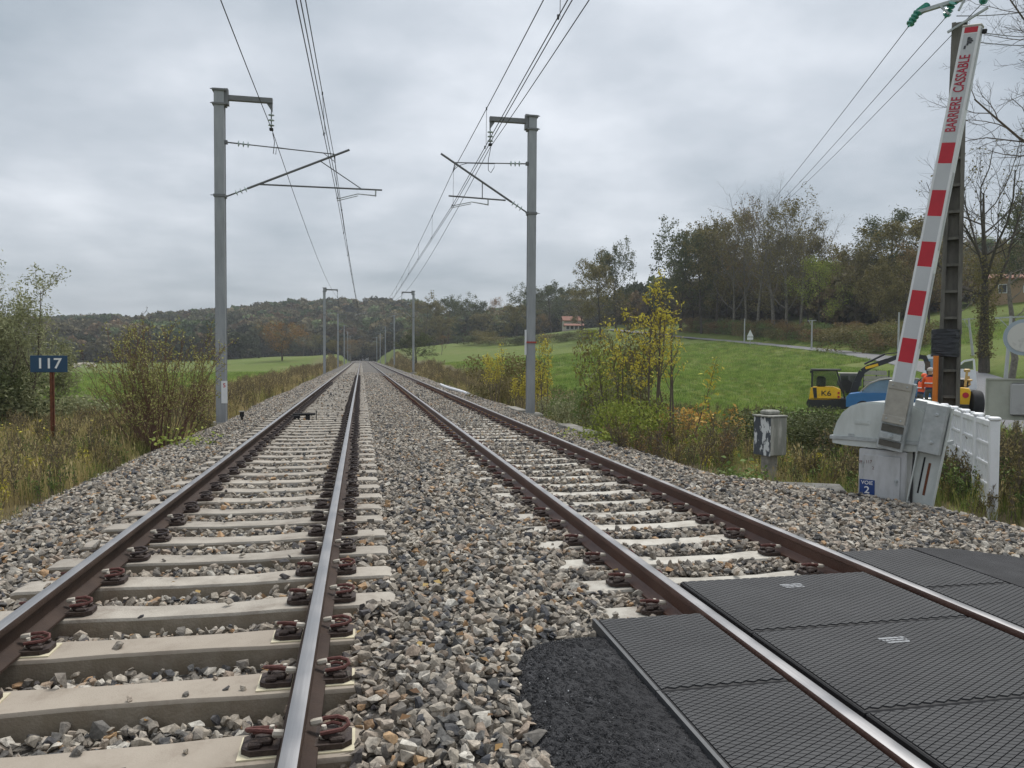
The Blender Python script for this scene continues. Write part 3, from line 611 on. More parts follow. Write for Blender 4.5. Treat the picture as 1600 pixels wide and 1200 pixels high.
# swinging arm (pivot above the cabinet), leaning 10 degrees to the right
LE = R(9.2)
mb = MB(); mb.box((0, .02, 29 * S), (px_(36), .10, 106 * S), bev=.008); arm = mb.build('boom_arm', m_galv, bar, True); arm.location = V(14, 120, -.10); arm.rotation_euler = (0, LE, 0)
mb = MB(); mb.box((0, -.045, 50 * S), (px_(31), .03, 62 * S), bev=.004); cp = mb.build('clamp_cover', m_alu, arm, True)
mb = MB()
for zz__ in (24, 76): mb.box((0, -.066, zz__ * S), (px_(32), .012, 11 * S), bev=.003)
mb.build('clamp_strap', m_alu, arm)
mb = MB()
for zz__ in (24, 76):
    for xx__ in (-10, 10): mb.lathe([(.012, 0), (.012, .006), (.007, .01)], (px_(xx__), -.072, zz__ * S), (0, -1, 0), 6)
mb.box((0, -.05, -2 * S), (px_(30), .04, 10 * S), bev=.004); mb.lathe([(.03, 0), (.03, .02), (.016, .022), (.016, .045)], (0, -.07, -2 * S), (0, -1, 0), 8); mb.build('pivot_bolt', m_galv, arm)
mb = MB(); mb.box((0, -.03, 9.5 * S), (px_(30), .035, 11 * S)); mb.box((0, -.03, -14 * S), (px_(30), .035, 9 * S)); mb.build('arm_recess', M('grimy_steel', (.10, .095, .08), .8, .3, 12), arm)
# boom
BL = 556 * S; b0, z0b = 78 * S, 78 * S
def wid(z): return (.225 - .035 * (z / BL)) if True else 0
mb = MB()
for z_, sgn in ((z0b, 0), (z0b + BL - 40 * S, 1)):
    w_ = wid(z_) / 2; d_ = .055; mb.v += [(-w_, -d_, z_), (w_, -d_, z_), (w_, d_, z_), (-w_, d_, z_)]
mb.f = [[0, 1, 5, 4], [1, 2, 6, 5], [2, 3, 7, 6], [3, 0, 4, 7], [3, 2, 1, 0], [4, 5, 6, 7]]; mb.m = [0] * 6
bo = mb.build('boom', m_white, bar); bo.location = V(14, 120, -.10); bo.rotation_euler = (0, LE, 0)
def plate(name, za, zb, mat, dy=-.0575, inset=.026):
    mb = MB(); a, b = wid(za) / 2 - inset, wid(zb) / 2 - inset
    mb.add([(-a, dy, za), (a, dy, za), (a, dy + .004, za), (-a, dy + .004, za), (-b, dy, zb), (b, dy, zb), (b, dy + .004, zb), (-b, dy + .004, zb)], [(0, 1, 5, 4), (1, 2, 6, 5), (2, 3, 7, 6), (3, 0, 4, 7), (3, 2, 1, 0), (4, 5, 6, 7)])
    return mb.build(name, mat, bo)
zy = lambda py: z0b + (605 - py) / (605 - 37) * (BL - 40 * S)     # photo row on the boom -> place along it
tops = [(213, 245), (287, 328), (369, 409), (448, 489), (527, 567)]
for a, b in tops: plate('red_stripe', zy(b), zy(a), m_red)
gr = [(603, 567), (527, 489), (448, 409), (369, 328), (287, 245), (213, 47)]
for a, b in gr: plate('grey_reflective_face', zy(a) + .004, zy(b) - .004, m_greyface)
plate('red_end_band', zy(46), zy(37.5), m_red)
mb = MB(); mb.box((0, 0, zy(37) + .012), (wid(BL) + .008, .118, .024), bev=.004); mb.build('end_cap', m_alu, bo)
mb = MB(); mb.box((-wid(BL) / 2 + .01, 0, zy(37) + .045), (.03, .03, .05), bev=.006); mb.box((wid(BL) / 2 + .03, 0, zy(44)), (.05, .03, .05), bev=.006); mb.build('end_lug', m_dark, bo)
tz = (zy(203) + zy(73)) / 2
text('lettering', 'BARRIERE  CASSABLE', .155, m_redtxt, bo, Matrix.Translation((-.004, -.0595, tz)) @ FR @ Matrix.Rotation(math.pi / 2, 4, 'Z'), xs=(zy(73) - zy(203)) / (.155 * 10.35))
mb = MB()
for k, (a, b, c) in enumerate([(-.03, 0, .02), (-.012, .008, .05), (.008, .014, .062), (.028, .008, .05), (.045, 0, .03)]): mb.box((.012 + c / 2 - .03, -.0595, zy(60) + a), (c, .004, .016))
mb.box((-.03, -.0595, zy(68)), (.02, .004, .035)); mb.box((-.028, -.0595, zy(64.5)), (.006, .004, .006))
mb.build('dark_emblem', M('emblem_grey', (.06, .06, .07), .6, .1, 10), bo)
mb = MB()
for z_ in (zy(100), zy(320), zy(480)): mb.box((wid(z_) / 2 + .003, 0, z_), (.006, .05, .9), bev=.002)
mb.build('side_groove', m_greyface, bo)
# counterweights and the slotted guide plate behind them
mb = MB(); mb.box((0, .03, -26 * S), (px_(34), .02, 152 * S)); mb.box((px_(-16), .0, -26 * S), (.012, .08, 152 * S)); mb.box((px_(17), .0, -26 * S), (.012, .08, 152 * S)); cw = mb.build('counterweight_guide', m_hous, bar, True); cw.location = V(66, 117, -.02); cw.rotation_euler = (0, LE, 0)
for k, (xo, dd) in enumerate(((-20, .10), (0, -.06))):
    mb = MB(); mb.box((px_(xo), dd, 16 * S), (px_(30), .10, 76 * S), bev=.014); mb.build('weight_block', m_galv, cw, True)
mb = MB()
for z_ in (38, -4): mb.lathe([(.024, 0), (.024, .012), (.014, .016), (.014, .03)], (px_(2), -.11, z_ * S), (0, -1, 0), 6)
mb.build('bolt', m_galv, cw)
mb = MB(); mb.box((px_(2), .017, -62 * S), (px_(3.2), .006, 50 * S)); mb.build('rust_streak', m_rust, cw)
mb = MB(); mb.box((px_(-6), .018, -58 * S), (px_(2.2), .006, 56 * S)); mb.build('slot', m_dark, cw)

# ---- peeling equipment box on a stump post
m_peel = M('peeling_dark_paint', (.065, .075, .085), .75, .2, 9, .3, 30, col2=(.62, .63, .62), f2=(.535, .56), stretch=(1, 1, .45), detail=7)
m_oldgrey = M('weathered_grey_metal', (.22, .22, .19), .8, .2, 10, .2, 40, col2=(.42, .41, .36), f2=(.5, .68), stretch=(1, 1, .18))
b_ = seat(1203, 735, 12.0); bx = empty('equipment_box', tuple(b_), R(13), label='grey box with peeling paint on a short concrete post beside the ballast', cat='equipment box')
zb = float(atd(1200, 710, 12.0)[2]) - b_[2]
mb = MB(); mb.box((0, 0, zb + .30), (.33, .36, .60), bev=.012); bd = mb.build('box_body', m_oldgrey, bx)
mb = MB(); mb.box((-.17, 0, zb + .30), (.012, .36, .60)); mb.build('side_panel', m_peel, bx)['label'] = 'dark side with white flaking patches'
mb = MB(); mb.box((-.02, 0, zb + .61), (.37, .39, .025), bev=.006); mb.box((.03, .05, zb + .66), (.25, .2, .07), bev=.02); mb.build('lid', m_oldgrey, bx)
mb = MB(); mb.box((0, .02, zb / 2 - .1), (.2, .18, zb + .2), bev=.02); mb.box((.12, .02, zb / 2 - .1), (.04, .06, zb + .2)); mb.build('post', m_conc, bx)

# ---- loose concrete slabs and trough lids
m_slab = M('damp_slab', (.15, .145, .13), .8, .3, 6, .4, 40, col2=(.075, .072, .06), f2=(.42, .7))
def slab(name, px, py, D, size, rz, label, tilt=0, mat=None):
    p = seat(px, py, D); p[2] = max(p[2], float(bedz(p[0], p[1])) + .02); mb = MB(); mb.box((0, 0, size[2] / 2), size, bev=.015); o = mb.build(name, mat or m_conc, None)
    o.location = (p[0], p[1], p[2] - size[2] * (.8 if name == 'concrete_slab' else .4)); o.rotation_euler = (tilt, 0, R(rz)); return tag(o, label, 'concrete slab')
slab('concrete_slab', 1248, 768, 10.3, (1.15, .6, .10), -24, 'grey slab lying at the ballast edge before the barrier cabinet', .05, m_slab)
slab('concrete_slab', 1165, 742, 11.4, (1.1, .5, .12), -38, 'cracked grey slab lying below the peeling equipment box', .06, m_slab)
slab('trough_lid', 905, 668, 17.2, (.34, 1.9, .13), 6, 'pale concrete trough lid at the ballast edge near the mast', .03)
slab('trough_lid', 808, 634, 24.0, (.3, 1.4, .1), 4, 'pale concrete trough lid partly overgrown behind the mast foot', .02)
mb = MB(); q = [seat(*p) for p in [(697, 596, 44), (702, 601, 41), (712, 605, 38), (728, 608, 36), (742, 611, 34)]]; mb.tube([(a[0] - .3, a[1], max(a[2], bedz(a[0], a[1])) + .10) for a in q], .07, 8)
tag(mb.build('cable_duct', m_white, smooth=True), 'white plastic duct lying loose along the ballast edge', 'cable duct')

# ---- white plastic fence along the road
m_pvc = M('white_plastic', (.80, .81, .82), .4, .05, 3, col2=(.66, .67, .66), f2=(.5, .75))
fp0 = onz(1550, 806, -.62); fp1 = seat(1474, 700, 13.6); fd = fp1 - fp0; FL = float(np.hypot(fd[0], fd[1])); FH = 1.15
fe = empty('white_fence', tuple(fp0), math.atan2(fd[1], fd[0]), label='white plastic panel fence leading from the road back to the pole', cat='fence')
NP = 4; sl_ = (fp1[2] - fp0[2]) / FL
for k in range(NP + 1):
    x_ = FL * k / NP; mb = MB(); mb.box((x_, 0, x_ * sl_ + FH / 2 - .1), (.11, .11, FH + .3), bev=.015); mb.box((x_, 0, x_ * sl_ + FH + .07), (.13, .13, .05), bev=.015); mb.build('post', m_pvc, fe, True)
for k in range(NP):
    xa, xb = FL * k / NP + .06, FL * (k + 1) / NP - .06; xm = (xa + xb) / 2; zo = xm * sl_; pw = xb - xa
    mb = MB(); mb.box((0, 0, FH / 2 + .06), (pw, .02, FH - .12)); p = mb.build('panel', m_pvc, fe); p.location = (xm, 0, zo); p.rotation_euler = (0, -math.atan(sl_), 0)
    for z_ in (.1, .36, .62, .88): mb = MB(); mb.box((0, 0, z_ + .0), (pw, .055, .045), bev=.008); mb.build('rail', m_pvc, p)
    mb = MB(); mb.box((0, 0, FH), (pw + .02, .08, .09), bev=.015); mb.build('top_rail', m_pvc, p)
    for q_ in range(4):
        xx__ = -pw / 2 + pw * (q_ + .5) / 4; mb = MB(); mb.box((xx__, 0, FH / 2 + .06), (.04, .045, FH - .14), bev=.006); mb.build('rib', m_pvc, p)
        if q_ % 2: mb = MB(); mb.box((xx__, 0, FH + .065), (.06, .06, .05), bev=.012); mb.build('stud', m_pvc, p)

# ---- concrete pole with open cells, crossarm and green glass insulators
m_pole = M('pole_concrete', (.165, .155, .135), .9, .3, 5, .35, 40, col2=(.075, .07, .06), f2=(.42, .7), stretch=(1, 1, .25))
m_gglass = M('green_glass', (.06, .30, .24), .12, .25, 10, spec=.8)
PD = 16.0; pb = seat(1479, 700, PD); po = empty('utility_pole', tuple(pb), R(-40), label='dark concrete pole with stepped cells, crossarm and green glass insulators', cat='utility pole')
ptop = atd(1489, 32, PD); PH = float(ptop[2] - pb[2]) - .2
po.rotation_euler = (0, R(.25), R(-40))
hw = lambda z: .225 - .085 * z / PH
mb = MB()
for sx_ in (-1, 1):
    a, b = hw(0), hw(PH); fx = .075
    mb.add([(sx_ * a, -.15, -.5), (sx_ * (a - fx), -.15, -.5), (sx_ * (a - fx), .15, -.5), (sx_ * a, .15, -.5), (sx_ * b, -.11, PH), (sx_ * (b - fx), -.11, PH), (sx_ * (b - fx), .11, PH), (sx_ * b, .11, PH)], [(0, 1, 5, 4), (1, 2, 6, 5), (2, 3, 7, 6), (3, 0, 4, 7), (3, 2, 1, 0), (4, 5, 6, 7)])
sh_ = mb.build('shaft', m_pole, po)
mb = MB(); mb.add([(-hw(0) + .05, .03, -.5), (hw(0) - .05, .03, -.5), (hw(0) - .05, .07, -.5), (-hw(0) + .05, .07, -.5), (-hw(PH) + .05, .03, PH), (hw(PH) - .05, .03, PH), (hw(PH) - .05, .07, PH), (-hw(PH) + .05, .07, PH)], [(0, 1, 5, 4), (1, 2, 6, 5), (2, 3, 7, 6), (3, 0, 4, 7), (3, 2, 1, 0), (4, 5, 6, 7)]); mb.build('web', m_pole, po)
k = 0
while .2 + k * .545 < PH * .80:
    z_ = .2 + k * .545; mb = MB(); mb.box((0, -.03, z_), (hw(z_) * 2 - .14, .17, .055)); mb.build('step', m_pole, po); k += 1
mb = MB(); z_ = PH * .80; mb.add([(-hw(z_) + .06, -.13, z_), (hw(z_) - .06, -.13, z_), (hw(z_) - .06, .09, z_), (-hw(z_) + .06, .09, z_), (-hw(PH) + .06, -.10, PH - .01), (hw(PH) - .06, -.10, PH - .01), (hw(PH) - .06, .09, PH - .01), (-hw(PH) + .06, .09, PH - .01)], [(0, 1, 5, 4), (1, 2, 6, 5), (2, 3, 7, 6), (3, 0, 4, 7), (3, 2, 1, 0), (4, 5, 6, 7)]); mb.build('solid_head', m_pole, po)
bpy.context.view_layer.update(); pinv = po.matrix_world.inverted()
loc = lambda px, py, D=PD: np.array(pinv @ Vector(atd(px, py, D)))
A, B = loc(1433, 19), loc(1547, 6); A[1] = B[1] = -.02
mb = MB(); mb.bar(A, B, .09, .07); mb.build('crossarm', m_galv, po)
for a, b in (((1468, 15), (1482, 31)), ((1508, 10), (1497, 29))):
    p, q = loc(*a), loc(*b); p[1] = q[1] = -.05; mb = MB(); mb.bar(p, q, .04, .04); mb.build('brace', m_galv, po)
def glass(p, d, name='insulator'):
    mb = MB(); d = nrm(d); n = 4; prof = []
    for k in range(n): prof += [(.03, k * .085), (.085, k * .085 + .02), (.075, k * .085 + .045), (.03, k * .085 + .05)]
    prof += [(.02, n * .085 + .02)]; mb.lathe(prof, p, d, 12); return mb.build(name, m_gglass, po, True), np.asarray(p) + d * (n * .085 + .02)
ends = []
for (ax_, ay_), dn in (((1434, 19), (1423, 36)), ((1489, 13), (1476, 30)), ((1542, 7), (1524, 24))):
    p = loc(ax_, ay_); p[1] = -.05; q = loc(*dn); ends.append(glass(p, q - p)[1]); glass(p + np.array((.02, .06, .02)), (.25, .35, .30))
mb = MB(); p, q = loc(1480, 62), loc(1540, 36); p[1] = q[1] = -.17; mb.bar(p, q, .05, .04); mb.build('strut', m_galv, po)
m_wire = M('dark_wire', (.045, .047, .05), .6, .2, 5)
m_wire2 = M('grey_wire', (.10, .10, .105), .6, .2, 5)
pe = [np.array(po.matrix_world @ Vector(e)) for e in ends]
for k, ((fx, fy), e) in enumerate(zip(((1172, 345), (1200, 337), (1222, 335)), pe)):
    far = atd(fx - 60, fy + 68 - 20 * k, 95); pts = [e + (far - e) * t - np.array((0, 0, 1)) * 2.6 * t * (1 - t) for t in np.linspace(0, 1, 16)]
    mb = MB(); mb.tube(pts, .009, 5); tag(mb.build('power_line', m_wire2), ('power line strung from the crossarm end nearest the track', 'power line strung from the middle of the crossarm', 'power line strung from the crossarm end nearest the road')[k], 'power line')
for k, (a, b) in enumerate((((1500, 45), (1640, 58)), ((1500, 62), (1640, 70)), ((1495, 25), (1640, 12)))):
    p, q = atd(*a, PD), atd(*b, PD + 5); mb = MB(); mb.tube([p + (q - p) * t - np.array((0, 0, 1)) * .25 * t * (1 - t) for t in np.linspace(0, 1, 8)], .011, 5)
    tag(mb.build('service_wire', m_wire2), 'thin wire leading from the pole head over the road', 'wire', 'wires crossing the road from the pole head')
# black wrapping and orange duct on the pole
m_bag = M('black_plastic_sheet', (.012, .013, .02), .35, .3, 6, .9, 9, spec=.6, stretch=(.4, .4, 2.2))
mb = MB(); p = loc(1477, 536); n_r = 10; pts = []
for i in range(n_r):
    z_ = -.28 + .56 * i / (n_r - 1)
    for j in range(20):
        a = 2 * math.pi * j / 20; cx_, sx2 = math.cos(a), math.sin(a); k_ = 1 / max(abs(cx_), abs(sx2)) ** .8
        w1 = 1 + .05 * math.sin(i * 2.3 + j * 1.7) + .03 * random.random(); pts.append((cx_ * k_ * .255 * w1, sx2 * k_ * .22 * w1, z_ + .01 * math.sin(j)))
fs = [(i * 20 + j, i * 20 + (j + 1) % 20, i * 20 + 20 + (j + 1) % 20, i * 20 + 20 + j) for i in range(n_r - 1) for j in range(20)] + [tuple(range(20)), tuple(range((n_r - 1) * 20, n_r * 20))]
mb.add(pts, fs); o = mb.build('black_sheet', m_bag, None, True); o.matrix_world = po.matrix_world @ Matrix.Translation(Vector((p[0], 0, p[2]))); tag(o, 'crumpled black plastic sheet wrapped round the concrete pole', 'plastic sheet')
m_or = M('orange_plastic', (.72, .20, .02), .5, .08, 5)
tpd = atd(1462.5, 556, PD - .35); gz_ = gz(tpd[0], tpd[1]); mb = MB(); hh = tpd[2] - gz_; mb.prism([(-.05, -.03), (-.03, -.06), (.03, -.06), (.05, -.03), (.05, .05), (-.05, .05)], -.1, hh, lambda u, v, w_: (u, v, w_))
o = mb.build('orange_duct', m_or); o.location = (tpd[0], tpd[1], gz_); o.rotation_euler = (0, 0, R(-40)); tag(o, 'bright orange cable duct standing in front of the concrete pole', 'cable duct')
mb = MB(); mb.prism([(.055, -.03), (.12, -.05), (.14, .05), (.055, .06)], -.1, hh - .02, lambda u, v, w_: (u, v, w_)); o2 = mb.build('dark_channel', M('dark_steel_channel', (.045, .04, .035), .6, .3, 8), None); o2.location = (tpd[0], tpd[1], gz_); o2.rotation_euler = (0, 0, R(-40)); tag(o2, 'dark steel cable channel between the orange duct and the pole', 'cable channel')

# ---- backs of two road signs at the road side
m_sb = M('sign_back_grey_green', (.36, .37, .31), .6, .1, 3, .1, 20, col2=(.28, .29, .24), f2=(.4, .7))
SD = 10.2; q = atd(1572, 625, SD); sg = empty('road_sign', tuple(atd(1626, 625, SD)), R(-40), label='grey-green back of a framed rectangular road sign beside the road', cat='road sign')
sgz = gz(sg.location.x, sg.location.y) - sg.location.z
mb = MB(); mb.box((-.2, 0, 0), (.86, .02, .56), bev=.008); mb.build('plate', m_sb, sg)
mb = MB(); mb.box((-.06, -.035, 0), (.57, .05, .44), bev=.02); mb.build('backing_box', M('sign_box_grey', (.36, .36, .35), .6, .15, 4, col2=(.25, .25, .245), f2=(.5, .7)), sg, True)
mb = MB()
for z_ in (-.27, .27): mb.box((-.2, -.012, z_), (.84, .03, .02))
for x_ in (-.62, .22): mb.box((x_, -.012, 0), (.02, .03, .52))
mb.build('rim', m_sb, sg)
mb = MB(); mb.tube([(.16, .06, sgz - .2), (.16, .06, .35)], .03, 10); mb.build('post', m_galv, sg, True)
q = atd(1601, 527, 13.0); rs = empty('round_sign', tuple(q), R(-40), label='back of a round road sign with pale blue rim on a post', cat='road sign'); rz_ = gz(q[0], q[1]) - q[2]
mb = MB(); mb.lathe([(.31, 0), (.31, .03)], (0, 0, 0), (0, 1, 0), 40); mb.build('rim', M('pale_blue_rim', (.34, .40, .45), .5, .08, 4), rs, True)
mb = MB(); mb.lathe([(.25, 0), (.25, .014)], (0, -.012, 0), (0, 1, 0), 40); mb.build('disc', M('scuffed_white', (.58, .57, .53), .6, .12, 6, col2=(.4, .39, .36), f2=(.55, .7)), rs, True)
mb = MB(); mb.tube([(.12, .06, rz_ - .2), (.12, .06, .3)], .03, 10); mb.build('post', m_galv, rs, True)
# ================================================================ overhead line, mile sign, lineside pieces
m_mast = M('mast_galvanised', (.34, .355, .37), .55, .12, 5, .05, 30, metal=.2, col2=(.25, .262, .275), f2=(.35, .7), stretch=(1, 1, .2))
m_mastd = M('bracket_grey', (.16, .165, .17), .6, .15, 5)
m_tube = M('cantilever_steel', (.13, .135, .14), .55, .15, 5)
m_glass = M('glass_insulator', (.42, .50, .49), .15, .15, 10, spec=.8)
YM = 22.5
P = lambda x, y: ony(x, y, YM)
def discs(o, p, q, n, name='insulator', r=.085):
    p = np.asarray(p); q = np.asarray(q); d = q - p; Ln = np.linalg.norm(d)
    for k in range(n):
        c = p + d * (k + .5) / n; mb = MB(); mb.lathe([(.02, -.03), (.03, -.02), (r, -.006), (r, .006), (.03, .022), (.02, .03)], c, d / Ln, 10); mb.build(name, m_glass, o, True)
    mb = MB(); mb.tube([p, q], .018, 6); mb.build('insulator_rod', m_tube, o)
def mast(pts, label, plate):
    """pts: pixels of the mast standing 22.5 m away; everything lies in that cross plane"""
    base = P(*pts['base']); top = P(*pts['top']); x0 = float(base[0]); g_ = gz(x0, YM) - .05; H = float(top[2]) - g_
    t = empty('catenary_mast', (x0, YM, g_), label=label, cat='catenary mast', group='catenary masts along the line')
    L_ = lambda p: np.array(P(*p)) - np.array((x0, YM, g_))
    s_ = pts['side']; wd = pts['w']
    mb = MB(); fl = .018
    mb.box((0, -wd / 2 + fl / 2, H / 2 - .2), (wd, fl, H + .4)); mb.box((0, wd / 2 - fl / 2, H / 2 - .2), (wd, fl, H + .4)); mb.box((-s_ * wd * .46, 0, H / 2 - .2), (.02, wd - 2 * fl - .002, H + .396)); mb.box((s_ * wd * .40, 0, H / 2 - .2), (.016, wd - 2 * fl - .002, H + .396))
    mb.build('column', m_mast, t)
    mb = MB(); mb.box((0, 0, .02), (.7, .7, .5), bev=.05); mb.build('footing', m_conc, t)
    mb = MB()
    for z_ in (H - .04, H - .42): mb.box((0, 0, z_), (wd + .09, wd + .07, .05)); mb.tube([(-wd / 2 - .09, -wd / 2 - .02, z_), (wd / 2 + .09, -wd / 2 - .02, z_)], .014, 5)
    mb.box((s_ * (wd / 2 + .05), 0, H - .2), (.12, wd * .8, .44), taper=.8); z_ = L_(pts['strut'][0])[2]; mb.box((0, 0, z_), (wd + .05, wd + .05, .07)); mb.tube([(-wd / 2 - .1, -wd / 2, z_), (wd / 2 + .1, -wd / 2, z_)], .012, 5); z_ = L_(pts['tie'][0])[2]; mb.box((s_ * (wd / 2 + .03), 0, z_), (.08, .1, .1)); mb.build('clamp_band', m_mastd, t)
    a, b = L_(pts['beam'][0]), L_(pts['beam'][1]); mb = MB(); mb.bar(a, b, .14, .13); mb.prism([(b[0], b[2] - .05), (b[0] - s_ * .18, b[2] - .05), (b[0] - s_ * .0, b[2] - .32)], -.02, .02); mb.build('feeder_beam', m_mastd, t)
    a, b = L_(pts['string'][0]), L_(pts['string'][1]); mb = MB(); mb.tube([a + np.array((0, 0, .12)), a], .012, 5); mb.box(tuple(b - np.array((0, 0, .04))), (.10, .12, .06)); mb.build('suspension_clamp', m_dark, t); discs(t, a, b, 3)
    a, b = L_(pts['tie'][0]), L_(pts['tie'][1]); d = nrm(b - a); discs(t, a + d * .22, a + d * .60, 3); mb = MB(); mb.tube([a, a + d * .24], .02, 6); mb.tube([a + d * .58, b], .016, 6); mb.build('tie_rod', m_tube, t)
    a, b = L_(pts['strut'][0]), L_(pts['strut'][1]); d = nrm(b - a); discs(t, a + d * .22, a + d * .62, 3); mb = MB(); mb.tube([a, a + d * .24], .022, 6); mb.tube([a + d * .6, b], .032, 8); mb.build('bracket_tube', m_tube, t, True)
    a, b = L_(pts['reg'][0]), L_(pts['reg'][1]); mb = MB(); mb.tube([a, b], .024, 8); p_, q_ = [L_(k) for k in pts['stay']]; mb.tube([p_, q_], .015, 6); mb.build('register_arm', m_tube, t, True)
    mb = MB(); mb.tube([L_(k) for k in pts['drop']], .02, 6); st_ = [L_(k) for k in pts['steady']]; mb.tube(st_, [.02] + [.014] * (len(st_) - 1), 6); mb.tube([k + np.array((0, .12, -.03)) for k in st_[1:]], .012, 5); mb.build('steady_arm', m_galv, t, True)
    j = [L_(k) for k in pts['jump']]; mb = MB(); mb.tube(j, .010, 5); mb.build('jumper', m_wire, t)
    h_ = [L_(k) for k in pts['hang']]; mb = MB(); mb.tube(h_, .014, 5); mb.build('messenger_hanger', m_dark, t)
    if plate: plate(t, wd)
    return t
def plate_left(t, wd):
    c = P(352, 606) - np.array(t.location); d = P(352, 632) - np.array(t.location)
    mb = MB(); mb.box((c[0], -wd / 2 - .02, (c[2] + d[2]) / 2 + .12), (.16, .012, .62)); p = mb.build('mast_plate', m_white, t)
    text('lettering', '5', .16, m_red, p, Matrix.Translation((c[0], -wd / 2 - .028, c[2] + .07)) @ FR)
def plate_right(t, wd):
    c = P(829, 535) - np.array(t.location); mb = MB(); mb.box((0, 0, c[2]), (wd + .06, wd + .06, .05)); mb.build('red_strap', M('red_strap', (.35, .06, .05), .6, .2, 20), t)
    mb = MB(); mb.box((-wd / 2 - .05, -.05, c[2] + .0), (.05, .05, .75)); mb.build('white_tube', m_white, t)
left = dict(side=1, w=.265, base=(346.5, 642), top=(346.5, 140), beam=((356, 153), (426, 158)), string=((424, 176), (424, 200)), tie=((356, 222.5), (523, 241)), strut=((354, 307), (546, 234)), reg=((404, 288), (597, 297)), stay=((501, 252), (566, 296)), drop=((587, 297), (587, 307)), steady=((588, 306), (559, 303), (526, 311)),
            jump=((426, 208), (429, 222), (427, 240), (431, 241), (432, 230), (460, 234), (505, 239), (522, 252)), hang=((523, 241), (523.5, 255)))
right = dict(side=-1, w=.235, base=(828.5, 640), top=(831.5, 181), beam=((825, 190), (765, 186)), string=((766, 203), (766, 224)), tie=((826, 256), (711, 254)), strut=((826, 334), (689, 240)), reg=((790, 313), (701, 306)), stay=((753.6, 286), (753.6, 309)), drop=((762.6, 311), (762.6, 321)), steady=((763, 320), (737, 315.5), (705, 322)),
             jump=((767, 230), (763, 250), (763, 266), (767, 270), (772, 262), (773, 256), (730, 255), (716, 259), (708, 267)), hang=((711, 254), (708, 268)))
mL = mast(left, 'grey catenary mast with a white number plate at its foot', plate_left)
mR = mast(right, 'grey catenary mast with a red strap and white tube on its column', plate_right)
YS = [YM] + [YM + 61.5 + 49 * k for k in range(8)]
for side, src, lab in (('l', mL, 'distant grey catenary mast standing on the cow field side of the line'), ('r', mR, 'distant grey catenary mast standing on the excavator meadow side of the line')):
    for k, y in enumerate(YS[1:]):
        c = src.copy(); COL.objects.link(c); c.location.y = y; c.location.x += .6 if side == 'r' else 0; c['label'] = lab
        if k > 0: c['group'] = 'distant catenary masts'
        else: c['label'] = ('second catenary mast of the row beyond the one with the white number plate' if side == 'l' else 'second catenary mast of the row beyond the one with the red strap')
        for ch in src.children:
            if ch.name.split('.')[0] in ('mast_plate', 'red_strap', 'white_tube') or (k > 2 and ch.name.split('.')[0] in ('insulator', 'insulator_rod', 'jumper', 'clamp_band', 'messenger_hanger')): continue
            d = ch.copy(); COL.objects.link(d); d.parent = c
# ---- wires
def spans(pts, sag):
    out = []
    for a, b in zip(pts[:-1], pts[1:]):
        a, b = np.array(a, float), np.array(b, float); n = 22 if b[1] < 60 else 8
        for t in np.linspace(0, 1, n, endpoint=False): out.append(a + (b - a) * t - np.array((0, 0, 1)) * 4 * sag * t * (1 - t))
    out.append(np.array(pts[-1], float)); return out
def line(name, label, x, z, stag, rad, sag, prev_x, prev_z=None):
    pts = [(prev_x, YM - 58, prev_z or z)] + [(x + stag * (k % 2), y, z) for k, y in enumerate(YS)] + [(x, 470, z)]
    path = spans(pts, sag); mb = MB(); mb.tube(path, rad, 5); o = mb.build(name, m_wire); tag(o, label, 'overhead wire'); return o, path
def at_y(path, y):
    p = np.array(path); return np.array([np.interp(y, p[:, 1], p[:, k]) for k in range(3)])
cl = P(527, 310); ml = P(523.5, 253); fw = P(425, 203); cr_ = P(706, 322); mr_ = P(708, 267); fr = P(766, 230)
def prev_x(p, px, z):                        # where the wire stood at the mast behind us, from where it leaves the picture
    q = onz(px, 0, z); t = (YM - 58 - p[1]) / (q[1] - p[1]); return float(p[0] + (q[0] - p[0]) * t)
for side, c, m, f, cx0, mx0, fx0, word in (('l', cl, ml, fw, 462.5, 477, 341, 'the track with beige sleepers'), ('r', cr_, mr_, fr, 887, 849, 924, 'the track with rubber panels')):
    st = .42 if side == 'l' else -.42
    for k, off in enumerate((0, .055)):
        line('contact_wire', 'contact wire hanging over %s' % word, c[0] + off, c[2], st, .008, .0, prev_x(c, cx0, c[2]) + off)[0]['group'] = 'contact wire pair over ' + word
    o, mp_ = line('messenger_wire', 'sagging messenger wire with droppers over %s' % word, m[0], m[2], st, .0085, .55, prev_x(m, mx0, m[2] - .35))
    cp_ = [np.array((prev_x(c, cx0, c[2]), YM - 58, c[2]))] + [np.array((c[0] + st * (k % 2), y, c[2])) for k, y in enumerate(YS)]
    for y in np.arange(3.5, 190, 6.3):
        a = at_y(mp_, y); b = at_y(cp_, y)
        if abs(a[2] - b[2]) > .1: mb = MB(); mb.tube([a, b + np.array((.025, 0, 0))], .0045, 4); mb.lathe([(.015, -.03), (.015, .03)], b, (0, 0, 1), 6); mb.lathe([(.015, -.03), (.015, .03)], a, (0, 0, 1), 6); mb.build('dropper', m_wire, o)
    line('feeder_wire', 'feeder wire carried by the mast-top insulators beside %s' % word, f[0], f[2], 0, .010, .75, prev_x(f, fx0, f[2] - .5))
